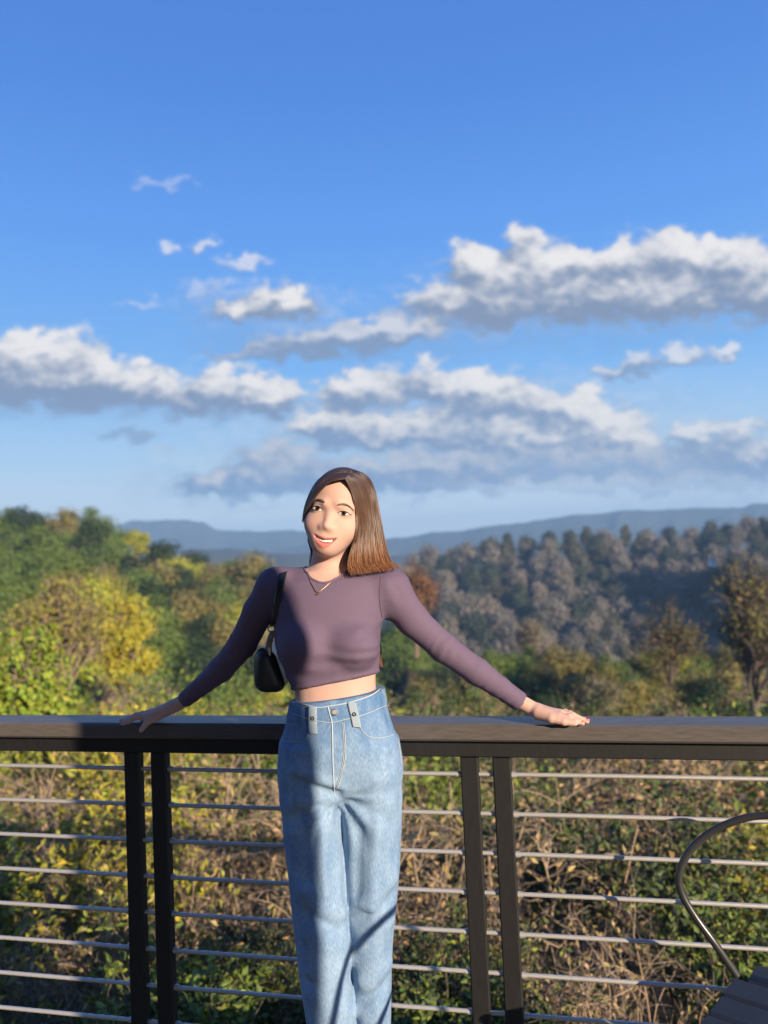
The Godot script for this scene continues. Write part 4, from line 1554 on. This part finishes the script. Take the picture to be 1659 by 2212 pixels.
	part("bracelet", mb.mesh(), mat(Color(0.75, 0.66, 0.48), 0.25, 0.8), who)

func build_bag() -> void:
	var bag := thing("shoulder_bag", "black leather shoulder bag hanging under the shaded arm of the person", "bag")
	var leather := mat(Color(0.020, 0.021, 0.023), 0.34)
	leather.heightmap_enabled = true
	leather.heightmap_texture = noise_tex(0.15, Color.BLACK, Color.WHITE, 3, 256, 71)
	leather.heightmap_scale = 0.03
	leather.uv1_triplanar = true
	leather.uv1_scale = Vector3.ONE * 12.0
	var c := P(586, 1440, 2.03)
	var mb := MB.new()
	nets(mb, func(p: Vector3) -> float:
		var q := p - c
		q.x += q.y * 0.12
		var w := 0.026 + 0.014 * smoothstep(0.06, -0.05, q.y)
		var k := Vector3(absf(q.x) - maxf(w - 0.028, 0.0), absf(q.y) - 0.028, absf(q.z) - 0.06)
		return Vector3(maxf(k.x, 0), maxf(k.y, 0), maxf(k.z, 0)).length() - 0.028 + 0.007 * fold.get_noise_3d(p.x * 420.0, p.y * 260.0, p.z * 420.0), c_white, c - Vector3(0.08, 0.08, 0.11), c + Vector3(0.08, 0.08, 0.11), 0.006)
	part("pouch", mb.mesh(), leather, bag)
	mb = MB.new()
	var px := [[611, 1238], [606, 1262], [601, 1295], [596, 1328], [591, 1352]]
	var pts := hits(d_top, px, 0.004)
	pts.insert(0, pts[0] + Vector3(0.003, 0.006, -0.035))
	pts.insert(0, pts[0] + Vector3(0.003, -0.010, -0.04))
	ribbon(mb, pts, same(pts.size(), Vector3(0.0095, 0.002, 0.0)), 0.0022)
	var strap := part("strap", mb.mesh(), leather, bag)
	var brass := mat(Color(0.55, 0.52, 0.42), 0.3, 0.8)
	mb = MB.new()
	var e := pts[pts.size() - 1] + Vector3(-0.001, -0.007, 0.003)
	var ring := PackedVector3Array()
	for k in 17:
		ring.append(e + Vector3(cos(TAU * k / 16.0) * 0.013, sin(TAU * k / 16.0) * 0.008, 0))
	mb.tube(ring, even(17, 0.0022), 6)
	part("buckle", mb.mesh(), brass, strap)
	mb = MB.new()
	var low := PackedVector3Array([e + Vector3(0, -0.006, 0), P(584, 1378, 1.935), P(580, 1398, 1.955), P(581, 1412, 1.962)])
	ribbon(mb, low, same(4, Vector3(0.008, 0.001, 0)), 0.002)
	part("strap_end", mb.mesh(), mat(Color(0.28, 0.26, 0.20), 0.45), strap)
	mb = MB.new()
	var z := PackedVector3Array([P(583, 1398, 1.952), P(582, 1420, 1.953), P(581, 1440, 1.955)])
	mb.tube(z, PackedFloat32Array([0.006, 0.004, 0.005]), 8)
	part("zip_pull", mb.mesh(), brass, bag)

# ---------------------------------------------------------------- scene
func _ready() -> void:
	# camera
	cam_xf = Transform3D(Basis(Vector3.RIGHT, deg_to_rad(2.9)) * Basis(Vector3.BACK, deg_to_rad(-2.5)), Vector3(0, 1.5, 0))
	var cam := Camera3D.new()
	cam.name = "camera"
	cam.transform = cam_xf
	cam.fov = rad_to_deg(2.0 * atan(CY / FL))
	cam.near = 0.05
	cam.far = 20000.0
	var at := CameraAttributesPhysical.new()
	at.frustum_focal_length = 12.0 * FL / CY
	at.frustum_focus_distance = 1.9
	at.exposure_aperture = 1.6
	cam.attributes = at
	add_child(cam)
	cam.current = true
	# sky and exposure
	var we := WorldEnvironment.new()
	we.name = "environment"
	var env := Environment.new()
	env.background_mode = Environment.BG_SKY
	env.tonemap_mode = Environment.TONE_MAPPER_LINEAR
	env.tonemap_exposure = 2.0
	env.background_energy_multiplier = 1.02 / 2.0
	env.sdfgi_enabled = true
	env.ssao_enabled = true
	env.ssil_enabled = true
	env.fog_enabled = true
	env.fog_density = 0.00046
	env.fog_light_color = lin(0.36, 0.64, 1.0)
	var sky := Sky.new()
	var pano := PanoramaSkyMaterial.new()
	pano.panorama = ImageTexture.create_from_image(sky_image())
	sky.sky_material = pano
	env.sky = sky
	we.environment = env
	add_child(we)
	# sun: low, behind the camera's right shoulder
	var sun := DirectionalLight3D.new()
	sun.name = "sun"
	sun.light_energy = 1.5
	sun.light_color = Color(1.0, 0.915, 0.805)
	sun.light_angular_distance = 0.5
	sun.shadow_enabled = true
	var to_sun := Vector3(0.600 * cos(deg_to_rad(17.0)), sin(deg_to_rad(17.0)), 0.800 * cos(deg_to_rad(17.0)))
	sun.basis = Basis.looking_at(-to_sun)
	add_child(sun)
	hill_noise.seed = 3
	hill_noise.frequency = 0.02
	bark_mat = vmat(0.85)
	leaf_mat = vmat(0.62)
	leaf_mat.backlight_enabled = true
	leaf_mat.backlight = lin(0.05, 0.055, 0.010)
	build_deck()
	build_railing()
	build_chairs()
	build_casters()
	build_person()
	build_bag()
	build_land()

func build_casters() -> void:
	# a timber post and a second chair stand out of frame between the sun and the railing: their shadows fall into the picture
	var sd := Vector3(0.600, 0, 0.800)
	var e := Vector3(0.800, 0, -0.600)
	var p := e * 0.795 + sd * 1.05
	var t := thing("post_with_added_canopy", "square timber post with an added unseen canopy that blocks sky light over the deck", "canopy", p)
	var wood := mat(Color(0.16, 0.12, 0.085), 0.7)
	wood.albedo_texture = noise_tex(0.03, Color(0.6, 0.6, 0.6), Color(1, 1, 1), 5, 512, 33)
	wood.uv1_triplanar = true
	wood.uv1_scale = Vector3(6, 0.7, 6)
	var xf := Transform3D(Basis(e, Vector3.UP, sd), Vector3(0, 1.7, 0))
	var mb := MB.new()
	mb.cbox(xf, Vector3(0.33, 3.4, 0.30), 0.01)
	part("shaft", mb.mesh(), wood, t)
	mb = MB.new()
	mb.cbox(Transform3D(xf.basis, Vector3(0, 0.06, 0)), Vector3(0.36, 0.12, 0.36), 0.008)
	part("plinth", mb.mesh(), mat(Color(0.05, 0.05, 0.05), 0.5), t)
	mb = MB.new()
	mb.cbox(Transform3D(Basis(Vector3.RIGHT, 0.06), Vector3(-0.7, 3.62, 0.6) - p), Vector3(4.6, 0.10, 3.6), 0.01)
	var roof := part("added_canopy_roof", mb.mesh(), mat(Color(0.07, 0.055, 0.042), 0.8), t)  # roof and rafters are added out of view to block sky light, deepening shade
	for k in 5:
		mb = MB.new()
		mb.cbox(Transform3D(Basis(Vector3.RIGHT, 0.06), Vector3(-2.7 + k * 0.98, 3.50, 0.6) - p), Vector3(0.07, 0.13, 3.5), 0.006)
		part("added_rafter", mb.mesh(), wood, roof)
	var h := 0.49
	var c := make_chair("garden_chair", "slatted garden chair with two nested tube hoops in its back, behind the camera", Vector3(0.76, 0, -0.90), sd, h)
	var pts := PackedVector3Array()
	for k in 13:
		var a := PI * (k / 12.0)
		pts.append(Vector3(-cos(a) * (0.17 + 0.05 * sin(a)), h - 0.01 + 0.54 * pow(sin(a), 0.75), -0.06 * sin(a)))
	chair_back(c, pts)
	var inner := PackedVector3Array()
	for q in pts:
		inner.append(Vector3(q.x * 0.55, h - 0.01 + (q.y - h + 0.01) * 0.62, q.z))
	chair_back(c, inner)

# ---------------------------------------------------------------- wooded valley
var far_kinds := [
	{"name": "grey_brown_tree", "label": "grey brown tree in the wood on the hill across the valley", "cols": [Color(0.150, 0.132, 0.105), Color(0.205, 0.180, 0.145), Color(0.120, 0.115, 0.080)], "bark": Color(0.16, 0.13, 0.10)},
	{"name": "dark_evergreen", "label": "dark evergreen in the wood on the hill across the valley", "cols": [Color(0.028, 0.042, 0.022), Color(0.045, 0.062, 0.028), Color(0.036, 0.044, 0.026)], "bark": Color(0.06, 0.05, 0.04)},
	{"name": "olive_tree", "label": "olive tree in the wood on the hill across the valley", "cols": [Color(0.060, 0.066, 0.028), Color(0.092, 0.090, 0.042), Color(0.075, 0.062, 0.036)], "bark": Color(0.10, 0.08, 0.06)},
	{"name": "tan_tree", "label": "pale tan tree in the wood on the hill across the valley", "cols": [Color(0.215, 0.182, 0.140), Color(0.160, 0.138, 0.105), Color(0.250, 0.215, 0.170)], "bark": Color(0.2, 0.17, 0.13)},
]
var mid_kinds := [
	{"name": "green_tree", "label": "dense green tree on the wooded slope behind the shaded arm", "cols": [Color(0.055, 0.105, 0.016), Color(0.130, 0.190, 0.026), Color(0.085, 0.120, 0.020)], "bark": Color(0.12, 0.10, 0.08), "leaves": 230, "clumps": 24, "twigs": 1, "clump": 1.18},
	{"name": "dark_tree", "label": "dark green evergreen on the wooded slope behind the shaded arm", "cols": [Color(0.016, 0.034, 0.009), Color(0.036, 0.064, 0.014), Color(0.024, 0.040, 0.011)], "bark": Color(0.07, 0.06, 0.05), "leaves": 240, "clumps": 24, "twigs": 1, "clump": 1.18},
	{"name": "olive_slope_tree", "label": "olive brown tree on the wooded slope behind the shaded arm", "cols": [Color(0.175, 0.165, 0.034), Color(0.250, 0.195, 0.050), Color(0.125, 0.140, 0.030)], "bark": Color(0.19, 0.15, 0.11), "leaves": 160, "clumps": 22, "twigs": 4, "clump": 1.12},
	{"name": "yellow_green_tree", "label": "yellow green tree on the wooded slope behind the shaded arm", "cols": [Color(0.34, 0.34, 0.025), Color(0.20, 0.26, 0.025), Color(0.46, 0.38, 0.03)], "bark": Color(0.16, 0.13, 0.09), "leaves": 180, "clumps": 22, "twigs": 3, "clump": 1.12},
	{"name": "bare_tree", "label": "nearly bare tan tree on the wooded slope behind the shaded arm", "cols": [Color(0.283, 0.208, 0.125), Color(0.367, 0.267, 0.167), Color(0.217, 0.184, 0.083)], "bark": Color(0.26, 0.20, 0.145), "leaves": 26, "clumps": 44, "twigs": 7},
]
var ridge_line := [[-160, 1072], [0, 1078], [50, 1085], [100, 1088], [165, 1080], [200, 1085], [240, 1110], [290, 1130], [340, 1145], [360, 1160], [405, 1170], [450, 1195], [500, 1187], [555, 1192], [600, 1215], [700, 1228], [860, 1242], [980, 1258]]
var far_line := [[860, 1196], [930, 1177], [1000, 1166], [1060, 1152], [1150, 1138], [1200, 1133], [1300, 1129], [1400, 1131], [1450, 1123], [1520, 1129], [1560, 1116], [1620, 1106], [1700, 1098], [1800, 1090]]
var shrub_line := [[900, 1440], [960, 1412], [1060, 1402], [1150, 1388], [1250, 1396], [1400, 1386], [1560, 1396], [1800, 1390]]
var jobs: Array = []          # [mesh pair, called, label, category, group, top point, height, own height, turn, spread]

func want(meshes: Array, called: String, label: String, category: String, group: String, x: float, y: float, depth: float, h: float, own_h: float, fat := 1.0) -> void:
	var top := P(x, y, depth)
	var foot := Vector3(top.x, top.y - h, top.z)
	anchor(foot)
	jobs.append([meshes, called, label, category, group, foot, h / own_h, rng.randf() * TAU, fat])

func build_land() -> void:
	rng.seed = 12
	var r := rng
	# meshes, a few shapes of every kind
	var far_sets := []
	for k in far_kinds.size():
		var set_k := []
		for v in 2:
			var d: Dictionary = far_kinds[k].duplicate()
			d.merge({"h": 11.0, "w": 9.0, "low": 0.12, "clumps": 44, "leaves": 70, "size": 0.55, "twigs": 0})
			set_k.append(make_tree(d, 100 + k * 7 + v))
		far_sets.append(set_k)
	var mid_sets := []
	for k in mid_kinds.size():
		var set_k := []
		for v in 2:
			var d: Dictionary = mid_kinds[k].duplicate()
			d.merge({"h": 9.0, "w": 6.6, "low": 0.14, "size": 0.30})
			set_k.append(make_tree(d, 200 + k * 7 + v))
		mid_sets.append(set_k)
	# the hill across the valley
	var rows := [[0, 335], [24, 316], [50, 297], [80, 279], [112, 261], [146, 244], [182, 228], [218, 213], [250, 200]]
	for row in rows.size():
		var x := 862.0 + r.randf_range(0, 30)
		while x < 1760.0:
			var y: float = profile(far_line, x) + rows[row][0] + r.randf_range(-9, 9)
			var pick := r.randf()
			var k := 0 if pick < 0.34 else 1 if pick < 0.62 else 2 if pick < 0.84 else 3
			var h := r.randf_range(12.0, 17.5)
			var where: String = ["along the crest of the hill across the valley", "halfway down the hill across the valley", "at the foot of the hill across the valley"][0 if row < 2 else 1 if row < 6 else 2]
			want(far_sets[k][r.randi() % 2], far_kinds[k].name, far_kinds[k].label.replace("in the wood on the hill across the valley", where + (", behind the sunlit shoulder" if x < 1090.0 else ", above the sunlit hand" if x < 1380.0 else ", above the garden chair")), "tree", "trees " + where, x, y, rows[row][1] + r.randf_range(-7, 7), h, 11.0, r.randf_range(0.72, 1.08))
			x += r.randf_range(34, 52) * (1.0 + row * 0.05)
	# the wooded slope on the left and behind the person
	var lrows := [[0, 140, 9.0, 44], [38, 116, 8.4, 54], [80, 96, 7.6, 62], [128, 77, 6.8, 74], [180, 61, 5.8, 86], [232, 48, 4.9, 98], [284, 38, 4.2, 112], [332, 30, 3.5, 120], [376, 24, 2.9, 128]]
	for row in lrows.size():
		var q: Array = lrows[row]
		var x := -150.0 + r.randf_range(0, 40)
		while x < (640.0 if row < 2 else 975.0):
			var y: float = profile(ridge_line, x) + q[0] + r.randf_range(-12, 14)
			var pick := r.randf()
			var k := 0 if pick < 0.34 else 1 if pick < 0.56 else 2 if pick < 0.78 else 3 if pick < 0.90 else 4
			if x > 120 and x < 330 and row > 2:
				k = 3 if pick < 0.45 else 2 if pick < 0.7 else 4
			elif x < 160 and row > 3:
				k = 3 if pick < 0.5 else 0
			elif x > 340 and x < 560 and row > 2:
				k = 1 if pick < 0.5 else 0 if pick < 0.85 else 2
			var where: String = ["on the skyline of the wooded slope", "halfway down the wooded slope", "low on the wooded slope"][0 if row < 2 else 1 if row < 5 else 2]
			want(mid_sets[k][r.randi() % 2], mid_kinds[k].name, mid_kinds[k].label.replace("on the wooded slope behind the shaded arm", where + (", beyond the end of the handrail" if x < 200.0 else ", above the shaded hand" if x < 420.0 else ", behind the shaded arm" if x < 620.0 else ", behind the person")), "tree", "trees " + where, x, y, q[1] * r.randf_range(0.96, 1.04), q[2] * r.randf_range(0.95, 1.35), 9.0, r.randf_range(1.0, 1.35))
			x += q[3] * r.randf_range(0.75, 1.2)
	# scrub on the right between the railing and the valley
	var scrub := [[0, 58, 4.6, 62], [28, 47, 4.0, 72], [62, 38, 3.4, 82], [98, 31, 2.9, 92], [134, 25, 2.5, 104]]
	for row in scrub.size():
		var q: Array = scrub[row]
		var x := 930.0 + r.randf_range(0, 40)
		while x < 1740.0:
			var y: float = profile(shrub_line, x) + q[0] + r.randf_range(-12, 12)
			var pick := r.randf()
			var k := 2 if pick < 0.45 else 0 if pick < 0.62 else 1 if pick < 0.74 else 4 if pick < 0.93 else 3
			var lb: String = mid_kinds[k].label.replace("on the wooded slope behind the shaded arm", ("at the far edge of the scrub" if row < 2 else "in the scrub just beyond the handrail") + (", behind the sunlit arm" if x < 1150.0 else ", above the sunlit hand" if x < 1420.0 else ", above the garden chair"))
			want(mid_sets[k][r.randi() % 2], mid_kinds[k].name, lb, "tree", "scrub trees above the sunlit hand", x, y, q[1] * r.randf_range(0.96, 1.04), q[2] * r.randf_range(0.8, 1.15), 9.0, r.randf_range(1.0, 1.5))
			x += q[3] * r.randf_range(0.7, 1.15)
	# single trees one can point at
	var big := func(nm: String, label: String, x: float, y: float, depth: float, h: float, d: Dictionary, sd: int) -> void:
		want(make_tree(d, sd), nm, label, "tree", "", x, y, depth, h, d.h)
	big.call("yellow_tree", "bright yellow leaved autumn tree above the handrail and the shaded hand", 262.0, 1262.0, 26.0, 4.9, {"h": 5.0, "w": 2.5, "low": 0.2, "clumps": 36, "leaves": 190, "size": 0.115, "twigs": 3, "cols": [Color(0.40, 0.33, 0.02), Color(0.28, 0.29, 0.022), Color(0.46, 0.33, 0.025)], "bark": Color(0.20, 0.16, 0.11)}, 301)
	big.call("leafy_tree", "bright green broad leaved tree rising over the shaded end of the handrail", 40.0, 1300.0, 11.5, 3.8, {"h": 3.8, "w": 2.6, "low": 0.1, "clumps": 44, "leaves": 150, "size": 0.10, "twigs": 3, "cols": [Color(0.21, 0.28, 0.02), Color(0.14, 0.22, 0.016), Color(0.30, 0.30, 0.026)], "bark": Color(0.24, 0.19, 0.13)}, 302)
	big.call("branchy_tree", "thin tree with bare pale branches over the shaded end of the handrail", 120.0, 1185.0, 20.0, 5.6, {"h": 5.6, "w": 3.4, "low": 0.3, "clumps": 30, "leaves": 70, "size": 0.12, "twigs": 5, "cols": [Color(0.19, 0.20, 0.022), Color(0.24, 0.18, 0.05)], "bark": Color(0.22, 0.17, 0.11)}, 303)
	big.call("rust_tree", "rust brown autumn tree behind the sunlit shoulder of the person", 890.0, 1196.0, 58.0, 7.2, {"h": 7.0, "w": 4.6, "low": 0.12, "clumps": 40, "leaves": 110, "size": 0.20, "twigs": 4, "cols": [Color(0.17, 0.075, 0.028), Color(0.21, 0.10, 0.045), Color(0.13, 0.075, 0.035)], "bark": Color(0.17, 0.12, 0.09)}, 304)
	big.call("pale_tree", "pale grey bare tree standing against the dark valley", 1140.0, 1322.0, 66.0, 5.4, {"h": 6.0, "w": 5.0, "low": 0.15, "clumps": 34, "leaves": 60, "size": 0.2, "twigs": 7, "cols": [Color(0.21, 0.175, 0.125), Color(0.16, 0.14, 0.09)], "bark": Color(0.27, 0.23, 0.18)}, 305)
	big.call("orange_tree", "tall thin tree with orange brown leaves and dark trunk above the garden chair", 1600.0, 1142.0, 30.0, 8.2, {"h": 8.0, "w": 4.2, "low": 0.22, "clumps": 40, "leaves": 46, "size": 0.17, "twigs": 7, "cols": [Color(0.125, 0.105, 0.022), Color(0.075, 0.085, 0.020), Color(0.19, 0.125, 0.03)], "bark": Color(0.13, 0.105, 0.08)}, 306)
	big.call("orange_tree", "low spreading tree with sparse orange leaves in front of the dark valley", 1440.0, 1272.0, 40.0, 5.5, {"h": 6.0, "w": 5.6, "low": 0.08, "clumps": 34, "leaves": 60, "size": 0.17, "twigs": 5, "cols": [Color(0.15, 0.10, 0.022), Color(0.075, 0.08, 0.022)], "bark": Color(0.11, 0.09, 0.07)}, 309)
	big.call("round_tree", "small round topped tan tree with pale trunk beside the sunlit hand", 1310.0, 1458.0, 27.0, 2.2, {"h": 3.0, "w": 2.0, "low": 0.4, "clumps": 26, "leaves": 110, "size": 0.09, "twigs": 3, "cols": [Color(0.20, 0.165, 0.09), Color(0.15, 0.13, 0.06)], "bark": Color(0.32, 0.27, 0.2)}, 307)
	# shrubs below the handrail, on the bank in front of the deck
	var kinds := [
		{"name": "leafy_shrub", "label": "green leafy shrub below the railing", "stems": 16, "forks": 7, "leaves": 34, "twigs": 0, "size": 0.075, "spread": 0.10, "thick": 0.012, "cols": [Color(0.065, 0.116, 0.020), Color(0.131, 0.181, 0.026), Color(0.217, 0.246, 0.029)], "bark": Color(0.18, 0.14, 0.09), "bark2": Color(0.11, 0.09, 0.06)},
		{"name": "yellow_shrub", "label": "yellow green leafy shrub below the railing", "stems": 14, "forks": 7, "leaves": 26, "twigs": 1, "size": 0.075, "spread": 0.10, "thick": 0.011, "cols": [Color(0.304, 0.290, 0.026), Color(0.189, 0.217, 0.026), Color(0.478, 0.362, 0.036)], "bark": Color(0.25, 0.19, 0.11), "bark2": Color(0.16, 0.12, 0.08)},
		{"name": "dry_shrub", "label": "tangle of dry tan twigs below the railing", "stems": 15, "forks": 8, "leaves": 6, "twigs": 5, "size": 0.055, "spread": 0.12, "thick": 0.012, "cols": [Color(0.399, 0.271, 0.145), Color(0.271, 0.236, 0.064), Color(0.490, 0.307, 0.164)], "bark": Color(0.450, 0.338, 0.225), "bark2": Color(0.275, 0.200, 0.138)},
		{"name": "brown_shrub", "label": "brown leaved shrub below the railing", "stems": 14, "forks": 7, "leaves": 20, "twigs": 3, "size": 0.06, "spread": 0.12, "thick": 0.010, "cols": [Color(0.348, 0.209, 0.113), Color(0.209, 0.174, 0.061), Color(0.434, 0.270, 0.157)], "bark": Color(0.324, 0.240, 0.162), "bark2": Color(0.204, 0.156, 0.108)},
		{"name": "dark_shrub", "label": "dark evergreen shrub below the railing", "stems": 14, "forks": 7, "leaves": 36, "twigs": 0, "size": 0.065, "spread": 0.10, "thick": 0.012, "cols": [Color(0.029, 0.052, 0.014), Color(0.058, 0.087, 0.020), Color(0.102, 0.116, 0.026)], "bark": Color(0.12, 0.10, 0.07), "bark2": Color(0.09, 0.08, 0.05)},
	]
	var sets := []
	for k in kinds.size():
		var set_k := []
		for v in 2:
			var d: Dictionary = kinds[k].duplicate()
			d.merge({"h": 2.0, "w": 1.9})
			set_k.append(make_shrub(d, 400 + k * 5 + v))
		sets.append(set_k)
	var beds := [[3.5, 1.0, 0.85], [4.4, 1.35, 0.9], [5.5, 1.7, 1.0], [6.9, 2.0, 1.15], [8.6, 2.3, 1.35], [10.8, 2.5, 1.6], [13.5, 2.7, 1.9], [17.0, 2.9, 2.3], [21.0, 3.0, 2.7]]
	for bed in beds:
		var d: float = bed[0]
		var az := -33.0 + r.randf_range(0, 6)
		while az < 34.0:
			var x := tan(deg_to_rad(az)) * d
			var z := -d + r.randf_range(-0.3, 0.3) - (0.22 * x if d < 5.0 else 0.0) * -1.0
			if RAIL_AT.distance_to(Vector3(x, 0, z)) < 1.1 or (Vector3(x, 0, z) - RAIL_AT).dot(rail_n) > -0.75:
				z -= 0.7
			var px := CX + FL * x / d
			var pick := r.randf()
			var k := 0
			if px < 330:
				k = 1 if pick < 0.40 else 0 if pick < 0.68 else 2
			elif px < 640:
				k = 2 if pick < 0.36 else 0 if pick < 0.58 else 4 if pick < 0.72 else 3 if pick < 0.86 else 1
			elif px < 1050:
				k = 4 if pick < 0.34 else 0 if pick < 0.62 else 2
			elif px < 1480:
				k = 3 if pick < 0.42 else 2 if pick < 0.72 else 4
			else:
				k = 1 if pick < 0.3 else 0 if pick < 0.6 else 4 if pick < 0.8 else 3
			var h: float = bed[1] * r.randf_range(0.85, 1.2)
			var foot := Vector3(x, base_land(x, z), z)
			anchor(foot)
			jobs.append([sets[k][r.randi() % 2], kinds[k].name, kinds[k].label.replace("below the railing", "close behind the cables" if d < 6.0 else "a few steps below the railing" if d < 12.0 else "farther down beyond the railing") + (", at the handrail's shaded end" if px < 260.0 else ", under the shaded hand" if px < 600.0 else ", behind the jeans" if px < 960.0 else ", under the sunlit hand" if px < 1380.0 else ", beside the garden chair"), "shrub", "shrubs beyond the cables", foot, h / 2.0, r.randf() * TAU, r.randf_range(0.95, 1.25)])
			az += rad_to_deg(atan(bed[2] / d)) * r.randf_range(0.8, 1.15)
	var soil := mat(Color(0.060, 0.046, 0.028), 0.95)
	soil.albedo_texture = noise_tex(0.04, Color(0.55, 0.6, 0.5), Color(1, 1, 1), 5, 512, 91)
	soil.uv1_world_triplanar = true
	soil.uv1_triplanar = true
	soil.uv1_scale = Vector3.ONE * 0.11
	build_ground(soil)
	for j in jobs:
		var foot: Vector3 = j[5]
		foot.y = land(foot.x, foot.z)
		var names := ["stems", "foliage"] if j[3] == "shrub" else ["trunk", "crown"]
		plant(j[1], j[0], foot, j[7], Vector3(j[6] * j[8], j[6], j[6] * j[8]), j[2], j[3], j[4], names)
	var far_mat := mat(Color(0.050, 0.060, 0.040), 0.95)
	build_ridge("distant_mountain", [[-900, 1190], [-300, 1175], [120, 1160], [240, 1130], [300, 1118], [360, 1114], [392, 1113], [430, 1122], [470, 1137], [520, 1141], [600, 1139], [700, 1146], [800, 1158], [900, 1165], [1100, 1175], [1500, 1172]], 2150.0, 900.0, far_mat, 5)
	build_ridge("distant_hills", [[500, 1195], [700, 1172], [800, 1163], [860, 1158], [960, 1143], [1080, 1128], [1180, 1117], [1260, 1106], [1340, 1097], [1420, 1095], [1500, 1091], [1560, 1089], [1600, 1090], [1640, 1082], [1700, 1076], [1900, 1060], [2400, 1040]], 1800.0, 900.0, far_mat, 9)
	build_ridge("hill_spur", [[-300, 1215], [300, 1200], [420, 1180], [500, 1176], [600, 1186], [760, 1196], [900, 1194], [1100, 1190], [1500, 1160], [1580, 1135], [1640, 1118], [1720, 1104], [1900, 1085], [2200, 1070]], 950.0, 500.0, mat(Color(0.048, 0.052, 0.034), 0.95), 14)
	# unseen trees added behind the camera, clear of the sun: they keep open sky off the shaded sides
	for q in [[-2.5, 7.0, 7.5], [-7.0, 6.0, 8.0], [-5.0, 10.0, 9.0], [0.0, 10.5, 8.5], [-11.0, 9.0, 9.0], [-10.0, 3.5, 7.0]]:
		plant("dark_tree", mid_sets[1][0], Vector3(q[0], land(q[0], q[1]), q[1]), q[0] * 2.0, Vector3.ONE * q[2] / 9.0, "dark evergreen added behind the deck, out of the view, to block sky light", "tree", "added trees behind the deck")
	# small white house among the trees across the valley
	var at := P(1538, 1214, 268.0)
	var hs := thing("white_hut", "tiny white hut among the trees on the hill across the valley", "hut", at - Vector3(0, 3.0, 0))
	var mb := MB.new()
	mb.cbox(Transform3D(Basis(), Vector3(0, 2.8, 0)), Vector3(1.7, 2.4, 2.4), 0.05)
	part("wall", mb.mesh(), mat(Color(0.75, 0.74, 0.72), 0.8), hs)
	mb = MB.new()
	for s in [-1.0, 1.0]:
		mb.cbox(Transform3D(Basis(Vector3.BACK, -s * 0.55), Vector3(s * 0.5, 4.2, 0)), Vector3(1.3, 0.12, 2.7), 0.03)
	part("roof", mb.mesh(), mat(Color(0.25, 0.25, 0.26), 0.7), hs)
	mb = MB.new()
	mb.cbox(Transform3D(Basis(), Vector3(0.2, 3.0, 1.22)), Vector3(0.5, 0.6, 0.08), 0.01)
	part("window", mb.mesh(), mat(Color(0.03, 0.04, 0.05), 0.1), hs)
